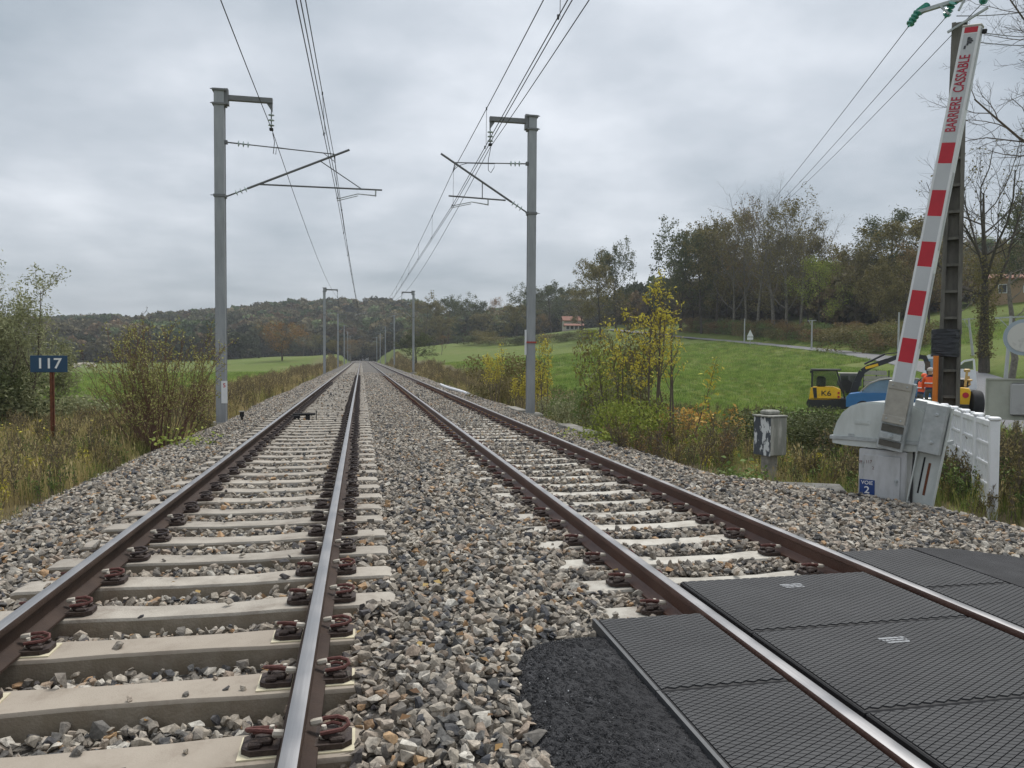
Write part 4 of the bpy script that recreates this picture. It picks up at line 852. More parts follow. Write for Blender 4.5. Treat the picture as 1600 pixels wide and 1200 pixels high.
# ---- kilometre sign
kb = seat(83, 706, 15.8); ks = empty('kilometre_sign', tuple(kb), R(6), label='dark blue sign reading 117 on a rusty post in dry grass', cat='sign')
ctr = atd(79.5, 568.5, 15.8); hz_ = float(ctr[2] - kb[2])
mb = MB(); mb.box((ctr[0] - kb[0], -.03, hz_), (51 / F * 15.8, .02, 26 / F * 15.8), bev=.004); pl = mb.build('plate', M('sign_navy', (.012, .055, .12), .45, .1, 6), ks)
text('lettering', '117', .30, m_wtxt, pl, Matrix.Translation((ctr[0] - kb[0], -.042, hz_)) @ FR, xs=1.05)
mb = MB(); mb.bar((0, 0, -.4), (0, 0, hz_ + .05), .075, .05, (0, 1, 0)); mb.bar((.02, -.01, -.4), (.02, -.01, hz_), .02, .03, (0, 1, 0)); mb.build('post', m_rust, ks)
# ---- devices in the track
p = onz(465, 651, -.13); dv = empty('track_device', (T1 - .68, p[1], -.19), label='black track device clamped to the inner side of the dark rail', cat='track device')
mb = MB(); mb.box((.32, 0, .12), (.52, .12, .05), bev=.01); mb.build('arm', m_dark, dv)
mb = MB(); mb.box((.12, 0, .06), (.2, .2, .1), bev=.02); mb.box((.40, 0, .04), (.10, .1, .16), bev=.01); mb.build('bracket', m_dark, dv)
mb = MB(); mb.tube([(.50, 0, -.02), (.60, 0, -.02), (.60, 0, .2)], .012, 6); mb.build('rod', m_dark, dv)
q = seat(378, 645, 19.3); q[2] = float(bedz(q[0], q[1])); d2 = empty('cable_stub', tuple(q), label='small black box on a stub beside the ballast near the mast foot', cat='lineside box')
mb = MB(); mb.box((0, 0, .13), (.10, .10, .12), bev=.01); mb.build('box', m_dark, d2); mb = MB(); mb.tube([(0, 0, -.1), (0, 0, .1)], .025, 6); mb.build('stub', m_dark, d2); mb = MB(); mb.box((0, 0, .205), (.14, .13, .02)); mb.build('cap', m_conc, d2)
# ================================================================ machines, vehicles and people beside the road
def station(name, px, pyg, D, **k):
    """a thing standing on the ground at this depth, its local x to the viewer's right, z up; u(px,py) gives local places"""
    p = seat(px, pyg, D); azm = math.atan2(p[0], p[1]); o = empty(name, tuple(p), -azm, **k)
    s_ = float(np.dot(p - EYE, -CAM3[:, 2])) / F; d = p - EYE; q = CAM3.T @ d; gy = 600 - F * q[1] / -q[2]
    return o, (lambda x, y: ((x - px) * s_, (gy - y) * s_)), s_
m_yel = M('machine_yellow', (.88, .50, .012), .4, .08, 6, col2=(.70, .38, .02), f2=(.5, .8))
m_blk = M('machine_black', (.022, .022, .024), .5, .2, 8)
m_gls = M('dark_glass', (.05, .075, .045), .08, .2, 3, spec=.9); m_gls.node_tree.nodes['Principled BSDF'].inputs['Alpha'].default_value = .22
m_gls2 = M('blue_sky_glass', (.20, .31, .43), .06, .15, 2, spec=1.0)
m_tyre = M('tyre', (.016, .016, .017), .8, .2, 12, .3, 30)
def wheel(o, c, r, wdt, axis=(0, 1, 0), rim=None):
    mb = MB(); mb.lathe([(r * .55, -wdt / 2), (r * .93, -wdt / 2), (r, -wdt * .3), (r, wdt * .3), (r * .93, wdt / 2), (r * .55, wdt / 2)], c, axis, 20); t = mb.build('wheel', m_tyre, o, True)
    mb = MB(); mb.lathe([(r * .1, -wdt * .46), (r * .56, -wdt * .4), (r * .56, wdt * .4), (r * .1, wdt * .46)], c, axis, 16); mb.build('rim', rim or m_alu, t, True)
# ---- mini excavator
ex, u, s_ = station('mini_excavator', 1293, 640, 40, label='yellow and black mini excavator with its arm raised, standing in the field', cat='excavator')
for yy in (-.62, .62):
    mb = MB(); r = .27; pts = [(x_ + r * math.cos(a), r + r * math.sin(a)) for x_, a0 in ((.75, -90), (-.75, 90)) for a in [R(a0 + 20 * k) for k in range(10)]]; mb.prism(pts, yy - .18, yy + .18); mb.build('crawler_track', m_blk, ex, True)
mb = MB(); mb.lathe([(.5, .45), (.5, .62)], (0, 0, 0), (0, 0, 1), 20); mb.build('turntable', m_blk, ex)
x0, zt = u(1266, 605); x1, zb_ = u(1312, 624)
mb = MB(); mb.prism([(x0, zb_), (x1 - .1, zb_ + .02), (x1, zb_ + .15), (x1 - .04, zt - .1), (x1 - .35, zt + .03), (x0 + .35, zt + .03), (x0 + .08, zt - .02)], -.8, .75); mb.build('engine_cover', m_yel, ex, True)
mb = MB(); mb.prism([(x0 + .06, zb_ - .34), (x0 + .55, zb_ - .34), (x1, zb_ - .2), (x1, zb_ - .004), (x0, zb_ - .004)], -.78, .7); mb.build('counterweight', m_blk, ex, True)
mb = MB(); mb.prism([(x0 + .17, zt - .005), (x0 + .36, zt - .005), (x0 + .40, zb_ + .1), (x0 + .24, zb_ + .1)], -.815, -.79); mb.build('vent', m_blk, ex)
mb = MB(); mb.box((x1 - .13, -.81, zb_ + .18), (.09, .03, .1)); mb.box((x1 - .13, -.81, zb_ + .38), (.09, .03, .1)); mb.build('tail_lamp', m_red, ex)
text('lettering', 'K6', .36, m_blk, ex, Matrix.Translation(((x0 + x1) / 2 + .05, -.812, (zt + zb_) / 2 + .02)) @ FR, xs=1.2)
xa, zc = u(1269, 579); xb, _ = u(1309, 579)
mb = MB()
for yy in (-.55, .4):
    for a, b in (((xa + .03, zt), (xa + .03, zc)), ((xa + .03, zc), (xb - .15, zc + .03)), ((xb - .15, zc + .03), (xb + .28, zt - .55))): mb.bar((a[0], yy, a[1]), (b[0], yy, b[1]), .08, .09, (0, 1, 0))
mb.box(((xa + xb) / 2, -.07, zc + .05), (xb - xa + .12, 1.1, .08), bev=.03); mb.box((xa - .02, -.5, zc - .06), (.12, .08, .12)); mb.box((xb - .02, -.5, zc + .06), (.2, .12, .07)); mb.build('cab_frame', m_blk, ex)
for k, yy in enumerate((-.53, .38)): mb = MB(); mb.prism([(xa + .09, zt + .04), (xa + .09, zc - .04), (xb - .2, zc - .02), (xb + .02, zt + .04)], yy, yy + .012); mb.build('side_window', m_gls, ex)
mb = MB(); mb.box(((xa + xb) / 2 - .2, -.1, zt + .28), (.45, .5, .6), bev=.1); mb.build('seat', m_blk, ex, True)
B = [u(1327, 622), u(1334, 596), u(1341, 580), (u(1352, 572)), u(1376, 563), u(1392, 556), u(1402, 555)]
mb = MB()
for k in range(len(B) - 1): mb.bar((B[k][0], .1, B[k][1]), (B[k + 1][0], .1, B[k + 1][1]), .2, .34 - .025 * k, (0, 1, 0)) if False else mb.bar((B[k][0], .1, B[k][1]), (B[k + 1][0], .1, B[k + 1][1]), .34 - .03 * k, .22, (0, 1, 0))
mb.build('boom', m_blk, ex)
mb = MB(); a, b = u(1345.5, 574), u(1363, 568.5); mb.bar((a[0], -.02, a[1] - .02), (b[0], -.02, b[1] - .02), .13, .02, (0, 1, 0)); mb.build('boom_label', m_yel, ex)
mb = MB(); a, b = u(1344, 568), u(1372, 556); mb.tube([(a[0], .1, a[1] - .02), (b[0], .1, b[1] + .1)], .05, 8); c = u(1390, 553); mb.tube([(b[0], .1, b[1] + .1), (c[0], .1, c[1] + .08)], .03, 6); mb.build('hydraulic_ram', m_blk, ex, True)
a, b, c = u(1398, 554), u(1427, 558), u(1431, 562); mb = MB(); mb.bar((a[0], .1, a[1]), (b[0], .1, b[1]), .22, .18, (0, 1, 0)); mb.bar((b[0] - .05, .1, b[1] + .05), (c[0], .1, c[1] - .3), .2, .16, (0, 1, 0)); mb.build('dipper_stick', m_blk, ex)
a, b = u(1430, 566), u(1431, 606); mb = MB(); mb.box((a[0], .1, a[1] - .15), (.22, .2, .45)); mb.tube([(a[0], .1, a[1] - .3), (b[0], .1, b[1])], [.05, .035], 8); mb.lathe([(.06, 0), (.12, .1), (.06, .3)], (b[0], .1, b[1] - .05), (0, 0, 1), 8); mb.build('auger', M('brown_steel', (.09, .06, .04), .7, .3, 10), ex)
# ---- flatbed truck with grey slatted sides
tr, u, s_ = station('tipper_truck', 1352, 640, 44, label='dark grey tipper truck with slatted metal sides behind the excavator', cat='truck')
xa, zt = u(1311, 584); xb, zb_ = u(1346, 628); mb = MB(); mb.prism([(xa, .4), (xa, zt - .5), (xa + .18, zt), (xb, zt), (xb, .4)], -.9, .9); mb.build('cab', M('dark_grey_paint', (.10, .105, .11), .4, .1, 5), tr, True)
mb = MB(); mb.box(((xa + xb) / 2, 0, zt + .02), (xb - xa - .05, 1.7, .05)); mb.build('roof', m_alu, tr)
for a, b in ((xa + .22, (xa + xb) / 2 - .04), ((xa + xb) / 2 + .04, xb - .08)): mb = MB(); mb.prism([(a, zt - .75), (a, zt - .12), (b, zt - .12), (b, zt - .75)], -.915, -.9); mb.build('side_window', m_gls, tr)
mb = MB(); mb.prism([(xa + .005, zt - .62), (xa + .15, zt - .1), (xa + .16, zt - .1), (xa + .02, zt - .62)], -.8, .8); mb.build('windscreen', m_gls, tr)
xa2, z1 = u(1349, 578); xb2, z0 = u(1397, 612); mb = MB(); mb.box(((xa2 + xb2) / 2, 0, .62), (xb2 - xa2, 1.9, .12)); mb.build('load_bed', m_blk, tr)
for k in range(4): 
    z_ = z0 + (z1 - z0) * (k + .5) / 4; mb = MB(); mb.bar((xa2, -.97, z_ + .02), (xb2 - .2 * k, -.97, z_ - .02), .05, .22, (0, 0, 1)); mb.build('slat', m_alu, tr); mb = MB(); mb.bar((xa2, .97, z_), (xb2 - .2 * k, .97, z_), .05, .22, (0, 0, 1)); mb.build('slat', m_alu, tr)
for f_ in (0, .5, 1): mb = MB(); x_ = xa2 + (xb2 - xa2 - .5) * f_; mb.bar((x_, -.92, z0 - .1), (x_, -.92, z1), .05, .06); mb.build('stake', m_blk, tr)
for x_ in (xa + .5, xb2 - .6):
    for y_ in (-.85, .85): wheel(tr, (x_, y_, .38), .38, .25)
# ---- blue car
ca, u, s_ = station('blue_car', 1395, 642, 37, label='blue car with a silver roof edge parked beyond the barrier housing', cat='car')
X = lambda p: u(p, 600)[0]; x0 = X(1329)
pf = [(0, .32), (0, .78), (.12, .92), (.62, 1.0), (1.0, 1.42), (1.45, 1.62), (2.1, 1.70), (3.1, 1.68), (3.75, 1.25), (4.02, 1.0), (4.05, .32)]
lo = [(0, .3), (.0, .78), (.12, .92), (.62, 1.0), (3.85, 1.05), (4.03, .98), (4.05, .3)]
m_bl = M('car_blue', (.03, .17, .42), .3, .08, 3, spec=.7)
mb = MB(); mb.prism([(x0 + a, b) for a, b in lo], -.86, .86); mb.build('body', m_bl, ca, True)
mb = MB(); mb.prism([(x0 + a, b) for a, b in [(.66, 1.002), (1.02, 1.40), (1.45, 1.60), (2.1, 1.68), (3.1, 1.66), (3.72, 1.22), (3.82, 1.052)]], -.72, .72); mb.build('windows', m_gls2, ca, True)
mb = MB()
for yy in (-.73, .73): mb.tube([(x0 + a, yy, b + .02) for a, b in [(.6, 1.0), (1.0, 1.42), (1.45, 1.62), (2.1, 1.70), (3.1, 1.68), (3.75, 1.24)]], .035, 6)
mb.build('roof_edge', m_alu, ca, True)
mb = MB(); mb.prism([(x0 + a, b) for a, b in [(1.5, 1.64), (2.1, 1.715), (3.1, 1.695), (3.3, 1.57)]], -.70, .70); mb.build('roof', m_bl, ca, True)
mb = MB(); mb.box((x0 + 1.9, -.74, 1.35), (.09, .03, .6)); mb.build('door_pillar', m_blk, ca)
mb = MB(); mb.box((x0 + .02, -.6, .72), (.06, .3, .14), bev=.02); mb.build('headlight', m_white, ca); mb = MB(); mb.box((x0 + .02, .6, .72), (.06, .3, .14), bev=.02); mb.build('headlight', m_white, ca)
for a in (.75, 3.25):
    for y_ in (-.82, .82): wheel(ca, (x0 + a, y_, .31), .31, .2)
xd, zd = u(1424, 612); mb = MB(); arc = [u(1424, 618), u(1424.5, 606), u(1428, 594), u(1436, 587), u(1449, 583)]; mb.tube([(a, -1.35, b) for a, b in arc], .035, 6); mb.tube([(arc[0][0], -1.35, arc[0][1]), (arc[-1][0], -1.0, arc[0][1] - .02)], .03, 6); mb.build('open_door_frame', m_blk, ca, True)
mb = MB(); a, b = u(1425, 620), u(1449, 640); mb.box(((a[0] + b[0]) / 2, -1.2, (a[1] + b[1]) / 2), (b[0] - a[0], .12, a[1] - b[1] + .1), bev=.04); mb.build('open_door', M('silver_paint', (.40, .41, .42), .3, .08, 4, metal=.4), ca, True)
# soil heap
mb = MB(); hp = seat(1405, 660, 34); nu = 18
for i in range(nu):
    for j in range(nu):
        a, b = (i / (nu - 1) - .5) * 2, (j / (nu - 1) - .5) * 2; h = max(0, 1 - a * a - b * b) * .62 * (1 + .25 * math.sin(5 * a + 3 * b)) + random.gauss(0, .03); mb.v.append((a * 2.4, b * 1.6, h - .08))
mb.f = [[i * nu + j, (i + 1) * nu + j, (i + 1) * nu + j + 1, i * nu + j + 1] for i in range(nu - 1) for j in range(nu - 1)]; mb.m = [0] * len(mb.f)
o = mb.build('soil_heap', M('red_brown_soil', (.10, .045, .022), .95, .3, 6, .8, 14)); o.location = tuple(hp); o.rotation_euler = (0, 0, R(-38)); tag(o, 'low heap of red-brown soil in front of the blue car', 'soil heap')
# ---- white van
va, u, s_ = station('white_van', 1470, 610, 40, label='white van behind the concrete pole with one door open', cat='van')
vh = max(1.9, u(1470, 561.5)[1]); mb = MB(); mb.prism([(-.85, .3), (.85, .3), (.85, 1.05), (.72, vh - .08), (.6, vh), (-.6, vh), (-.72, vh - .08), (-.85, 1.05)], 0, 3.6); mb.build('body', m_white, va, True)
mb = MB(); mb.prism([(-.70, vh - .92), (.70, vh - .92), (.62, vh - .22), (-.62, vh - .22)], -.02, .02); mb.build('windscreen', m_gls2, va)
mb = MB(); mb.prism([(-.8, .45), (.8, .45), (.8, .98), (-.8, .98)], -.35, .01); mb.build('bonnet', m_white, va, True)
for x_ in (-.62, .62): mb = MB(); mb.box((x_, -.36, .8), (.26, .05, .2), bev=.02); mb.build('headlight', m_alu, va)
for x_ in (-.78, .78):
    for y_ in (.2, 2.9): wheel(va, (x_, y_, .33), .33, .2, (1, 0, 0))
P4 = [u(1492, 606), u(1492, 572), u(1500, 564), u(1513, 561), u(1517, 606)]
mb = MB()
for a, b in zip(P4, P4[1:] + P4[:1]): mb.bar((a[0], -.1, a[1]), (b[0], -.1, b[1]), .09, .09, (0, 1, 0))
a, b = u(1492, 577), u(1516, 606); mb.prism([(a[0], b[1]), (b[0], b[1]), (b[0] - .02, a[1]), (a[0], a[1])], -.13, -.07); dr = mb.build('open_door', m_white, va)
mb = MB(); q = [u(1493.5, 576), u(1494, 572.5), u(1501, 566), u(1511.5, 563.5), u(1512, 576)]; mb.prism(q, -.11, -.095); mb.build('door_window', M('van_door_glass', (.10, .13, .08), .1, .1, 3, spec=.8), dr)
# ---- yellow site machine
sm_, u, s_ = station('site_dumper', 1508, 648, 27, label='yellow site dumper with a big black tyre beside the white fence', cat='dumper')
a, b = u(1488, 632), u(1515, 608); mb = MB(); mb.prism([(a[0], a[1]), (b[0] - .05, a[1] - .05), (b[0], b[1] - .1), (b[0] - .06, b[1]), (a[0], b[1] + .06)], -.3, 1.3); mb.build('bonnet', m_yel, sm_, True)
mb = MB(); c = u(1508, 617); mb.lathe([(.10, 0), (.10, .012)], (c[0], -.31, c[1]), (0, -1, 0), 16); mb.build('round_badge', m_red, sm_)
mb = MB(); c = u(1502, 640); mb.box((c[0], .2, c[1] + .05), (.5, 1.6, .3)); mb.build('chassis', m_blk, sm_)
wheel(sm_, (u(1522, 600)[0], -.1, .46), .46, .32, (1, .25, 0), m_yel); wheel(sm_, (u(1486, 600)[0], -.1, .46), .46, .3, (1, .25, 0), m_yel)
mb = MB(); c = u(1504, 598); mb.box((c[0], .25, c[1]), (.42, .4, .34), bev=.06); mb.build('seat', m_blk, sm_, True)
m_tan = M('sun_bleached_yellow', (.55, .36, .12), .5, .2, 10)
for k, (p, q) in enumerate((((1495, 604), (1499, 590)), ((1507, 604), (1509, 580)), ((1513, 602), (1511, 588)), ((1494, 612), (1512, 611)))): p_, q_ = u(*p), u(*q); mb = MB(); mb.bar((p_[0], -.1 + .1 * k, p_[1]), (q_[0], -.05 + .1 * k, q_[1]), .08, .09, (0, 1, 0)); mb.build('lever', m_tan, sm_)
mb = MB(); c = u(1509, 579); mb.box((c[0], .1, c[1]), (.2, .14, .12), bev=.03); c = u(1511, 594); mb.box((c[0], .1, c[1]), (.26, .2, .08), bev=.03); mb.build('control_head', m_tan, sm_, True)
# ---- two people in orange jackets
def person(px, pyg, D, label, yaw, arm, bend, cap):
    o, u, s_ = station('person', px, pyg, D, label=label, cat='person'); o.rotation_euler.z += R(yaw)
    J = {'pel': (0, 0, .95, .15, .115), 'wst': (0, -.01 - bend * .1, 1.10, .145, .11), 'chs': (0, -bend * .28, 1.33, .17, .125), 'nck': (0, -bend * .45, 1.49, .062, .062), 'hd1': (0, -bend * .5, 1.58, .075, .085), 'hd2': (0, -bend * .55, 1.70, .082, .095), 'hd3': (0, -bend * .55, 1.765, .06, .07)}
    E = [('pel', 'wst'), ('wst', 'chs'), ('chs', 'nck'), ('nck', 'hd1'), ('hd1', 'hd2'), ('hd2', 'hd3')]
    for s2, n_ in ((-1, 'l'), (1, 'r')):
        J.update({'hip' + n_: (s2 * .10, 0, .88, .1, .1), 'kne' + n_: (s2 * .12, -.03, .49, .065, .07), 'ank' + n_: (s2 * .13, .02, .09, .05, .05), 'toe' + n_: (s2 * .14, -.14, .035, .042, .035)})
        a_ = arm[0] if s2 < 0 else arm[1]
        J.update({'sho' + n_: (s2 * .19, -bend * .32, 1.42, .075, .07), 'elb' + n_: (s2 * .26, -bend * .32 - a_ * .15, 1.15 + .05 * a_, .055, .055), 'wri' + n_: (s2 * .25, -bend * .32 - .08 - a_ * .32, .93 + .18 * a_, .04, .042), 'hnd' + n_: (s2 * .245, -bend * .32 - .1 - a_ * .4, .84 + .2 * a_, .038, .03)})
        E += [('pel', 'hip' + n_), ('hip' + n_, 'kne' + n_), ('kne' + n_, 'ank' + n_), ('ank' + n_, 'toe' + n_), ('chs', 'sho' + n_), ('sho' + n_, 'elb' + n_), ('elb' + n_, 'wri' + n_), ('wri' + n_, 'hnd' + n_)]
    ks = list(J); me = bpy.data.meshes.new('p'); me.from_pydata([J[k][:3] for k in ks], [(ks.index(a), ks.index(b)) for a, b in E], []); t = bpy.data.objects.new('p', me); COL.objects.link(t)
    md = t.modifiers.new('s', 'SKIN'); t.modifiers.new('d', 'SUBSURF').levels = 2
    for k, v in zip(ks, me.skin_vertices[0].data): v.radius = J[k][3:]; v.use_root = k == 'pel'
    dg = bpy.context.evaluated_depsgraph_get(); m2 = bpy.data.meshes.new_from_object(t.evaluated_get(dg)); bpy.data.objects.remove(t); m2.name = 'body'
    mats = [M('skin', (.45, .27, .19), .6, .08, 8), M('hi_vis_orange', (.85, .10, .015), .6, .12, 9), M('trousers_grey', (.09, .09, .085), .85, .2, 9), M('navy_cloth', (.015, .022, .06), .8, .2, 9), M('boots', (.02, .017, .015), .6, .2, 9)]
    for m in mats: m2.materials.append(m)
    for p in m2.polygons:
        c = p.center; p.use_smooth = True
        ah = abs(c.x) > .19 and c.z < 1.3
        p.material_index = 0 if c.z > 1.52 or (ah and c.z < .90 + .1 * abs(c.y)) else 3 if c.z > 1.44 and abs(c.x) < .14 else (1 if c.z > 1.02 or ah else 3 if c.z > .93 else 2 if c.z > .12 else 4)
    b = bpy.data.objects.new('body', m2); COL.objects.link(b); b.parent = o
    mb = MB(); mb.lathe([(.205, -.02), (.215, 0), (.205, .02)], (0, -bend * .15, 1.19), (0, 0, 1), 16); v_ = [((x_ * .98), (y_ + bend * .15) * .74 - bend * .15, z_) for x_, y_, z_ in mb.v]; mb.v = v_; mb.build('reflective_band', m_white, o, True)
    hy = -bend * .55; mb = MB(); mb.lathe([(.118, -.01), (.124, .03), (.112, .08), (.075, .122), (.02, .138)], (0, hy, 1.69), (0, 0, 1), 14); mb.build(cap[0], cap[1], o, True)
    mb = MB(); mb.box((0, hy - .095, 1.64), (.03, .03, .05), bev=.008); mb.build('nose', mats[0], o)
    mb = MB()
    for x_ in (-.032, .032): mb.lathe([(.004, 0), (.011, .004), (.004, .008)], (x_, hy - .085, 1.675), (0, -1, 0), 8)
    mb.build('eyes', m_dark, o)
    return o
person(1452, 648, 31, 'person in orange hi-vis jacket and pale cap seen from behind by orange duct', 180, (.6, .3), .15, ('cap', M('pale_cap', (.5, .45, .42), .8, .1, 8)))
person(1437, 640, 33.5, 'person in orange hi-vis jacket bending beside the open car door', 120, (.9, .7), .3, ('hood', MATS['hi_vis_orange']))

# ---- roadside poles and the triangular sign
def tpole(px, yt, yb, D, arm, label, lean=0):
    o, u, s_ = station('roadside_pole', px, yb, D, label=label, cat='pole'); x, z = u(px + lean, yt); mb = MB(); mb.tube([(0, 0, -.3), (x, 0, z)], [.11, .075], 8); mb.build('shaft', M('pole_pale_grey', (.40, .41, .41), .8, .12, 3), o, True)
    if arm: mb = MB(); mb.bar((x - arm / 2, 0, z - .1), (x + arm / 2, 0, z - .05), .07, .07); mb.bar((x - arm * .38, 0, z - .1), (x, 0, z - .75), .04, .04); mb.build('crossarm', m_galv, o)
tpole(1268, 500, 546, 93, 1.0, 'pale pole with a short crossarm at the bend of the country road')
tpole(1163, 498, 534, 112, 0, 'plain pale pole behind the triangular sign')
tpole(1403, 488, 565, 74, 0, 'slim plain pole by the road between the pine and the boom')
tpole(1521, 497, 562, 62, .9, 'pale pole with crossarm beside the big tree trunk', -8)
tpole(1570, 494, 592, 42, 1.5, 'leaning pale pole with crossarm and strut near the round sign', 6)
ts, u, s_ = station('triangular_sign', 1172, 534, 106, label='back of a white triangular warning sign by the country road', cat='road sign')
a, b, c = u(1172, 515), u(1167, 526), u(1177, 526); mb = MB(); mb.prism([b, c, a], -.02, .02); mb.build('plate', m_white, ts); mb = MB(); mb.box((0, 0, u(1172, 529)[1]), (.8, .03, .35)); mb.build('panel', m_white, ts); mb = MB(); mb.tube([(0, .04, -.2), (0, .04, u(1172, 518)[1])], .05, 6); mb.build('post', m_galv, ts)

# ---- houses far off
m_tile = M('clay_tiles', (.25, .10, .06), .85, .3, 1.5, .3, 8, col2=(.17, .085, .06), f2=(.4, .65))
m_wall = M('pale_render', (.42, .37, .31), .9, .12, .8)
m_wallr = M('brick_brown_render', (.22, .11, .085), .9, .2, .8)
m_win = M('window_dark', (.03, .035, .04), .2, .2, 3, spec=.8)
def house(px, py, D, wd, dp, ht, rf, label, wall, rz=0, nwin=3, lift=0):
    p = seat(px, py, D); p[2] = max(p[2], 0) if False else p[2]; azm = math.atan2(p[0], p[1]); o = empty('house', (p[0], p[1], p[2] + lift), -azm + R(rz), label=label, cat='house')
    mb = MB(); mb.prism([(-wd / 2, -2), (wd / 2, -2), (wd / 2, ht), (-wd / 2, ht)], 0, dp); mb.prism([(0, ht), (dp, ht), (dp / 2, ht + rf * .93)], -wd / 2, wd / 2, lambda a, b, c: (c, a, b)); mb.build('wall', wall, o)
    mb = MB(); e = .5
    for y0, y1 in ((-e, dp / 2), (dp + e, dp / 2)): mb.add([(-wd / 2 - e, y0, ht - .25), (wd / 2 + e, y0, ht - .25), (wd / 2 + e, y1, ht + rf), (-wd / 2 - e, y1, ht + rf), (-wd / 2 - e, y0, ht - .05), (wd / 2 + e, y0, ht - .05), (wd / 2 + e, y1, ht + rf + .2), (-wd / 2 - e, y1, ht + rf + .2)], [(0, 1, 2, 3), (4, 5, 6, 7), (0, 1, 5, 4), (1, 2, 6, 5), (2, 3, 7, 6), (3, 0, 4, 7)])
    r_ = mb.build('roof', m_tile, o); mb = MB(); mb.box((wd * .28, dp / 2 + .3, ht + rf + .3), (.7, .6, 1.2)); mb.build('chimney', wall, r_)
    for k in range(nwin):
        x_ = -wd / 2 + wd * (k + .5) / nwin; mb = MB(); mb.box((x_, -.02, ht * .55), (1.1, .12, 1.3)); w_ = mb.build('window', m_white, o); mb = MB(); mb.box((x_, -.06, ht * .55), (.9, .1, 1.1)); mb.build('pane', m_win, w_)
    return o
house(616, 547, 320, 10, 8, 3.6, 2.2, 'brown-red house with tiled roof at the far end of the tracks', m_wallr, 12)
house(326, 556, 265, 4.4, 5, 2.6, 1.3, 'small tile-roofed house at the wood edge behind the red-stemmed bush', m_wall, -10, 2)
house(895, 513, 240, 5.5, 5, 3.2, 1.2, 'pale house with orange tiles among the hillside trees', m_wall, 8, 2)
house(897, 521, 228, 5, 4, 1.4, .4, 'long low pale building below the orange-tiled house', m_wall, 4, 4)
house(1606, 452, 108, 9, 7, 3.4, .7, 'tan house with a low roof up the slope behind the big roadside tree', M('tan_render', (.36, .25, .16), .9, .1, 1), 5, 3, 0)
def far_van(px, py, D, label, col):
    o, u, s_ = station('parked_van', px, py, D, label=label, cat='van'); mb = MB(); mb.prism([(-2.3, .35), (2.3, .35), (2.3, 1.9), (-1.2, 1.95), (-1.7, 1.2), (-2.3, 1.0)], -.9, .9); mb.build('body', col, o, True); mb = MB(); mb.prism([(-1.6, 1.2), (-1.15, 1.8), (-.4, 1.8), (-.4, 1.2)], -.93, -.9); mb.build('window', m_win, o)
    for x_ in (-1.5, 1.5): wheel(o, (x_, -.8, .34), .34, .2)
far_van(571, 546, 300, 'white van parked at the foot of the wooded hill', m_white)
far_van(596, 548, 310, 'pale blue van parked before the brown-red house', M('pale_blue_paint', (.3, .45, .5), .4, .1, 2))
# ---- two pale cows lying in the left field
m_cow = M('cream_hide', (.62, .56, .46), .85, .12, 2)
def cow(px, py, D, label, fl):
    o, u, s_ = station('cow', px, py, D, label=label, cat='cow'); k = fl
    V_ = [(-.75 * k, 0, .55), (-.2 * k, 0, .62), (.45 * k, 0, .62), (.8 * k, 0, .85), (1.1 * k, 0, .95), (1.38 * k, -.05, .82), (.5 * k, -.35, .25), (.95 * k, -.42, .14), (-.7 * k, -.38, .25), (-.2 * k, -.5, .14), (-.95 * k, 0, .5), (-1.0 * k, .05, .2)]
    r_ = [(.3, .34), (.4, .42), (.33, .38), (.2, .24), (.15, .17), (.09, .10), (.12, .12), (.06, .06), (.16, .16), (.06, .06), (.06, .06), (.03, .03)]; E = [(0, 1), (1, 2), (2, 3), (3, 4), (4, 5), (2, 6), (6, 7), (0, 8), (8, 9), (0, 10), (10, 11)]
    me = bpy.data.meshes.new('c'); me.from_pydata(V_, E, []); t = bpy.data.objects.new('c', me); COL.objects.link(t); t.modifiers.new('s', 'SKIN'); t.modifiers.new('d', 'SUBSURF').levels = 1
    for i, v in enumerate(me.skin_vertices[0].data): v.radius = r_[i]; v.use_root = i == 1
    m2 = bpy.data.meshes.new_from_object(t.evaluated_get(bpy.context.evaluated_depsgraph_get())); bpy.data.objects.remove(t); m2.materials.append(m_cow); m2.name = 'body'; b = bpy.data.objects.new('body', m2); COL.objects.link(b); b.parent = o
    mb = MB(); mb.box((1.08 * k, -.2, 1.02), (.07, .16, .05)); mb.box((1.08 * k, .2, 1.02), (.07, .16, .05)); mb.build('ears', m_cow, o)
cow(120, 575, 150, 'cream cow lying in the flat field, the one nearer the blue sign', 1); cow(142, 575, 150, 'cream cow lying in the flat field, the one nearer the bush', -1)
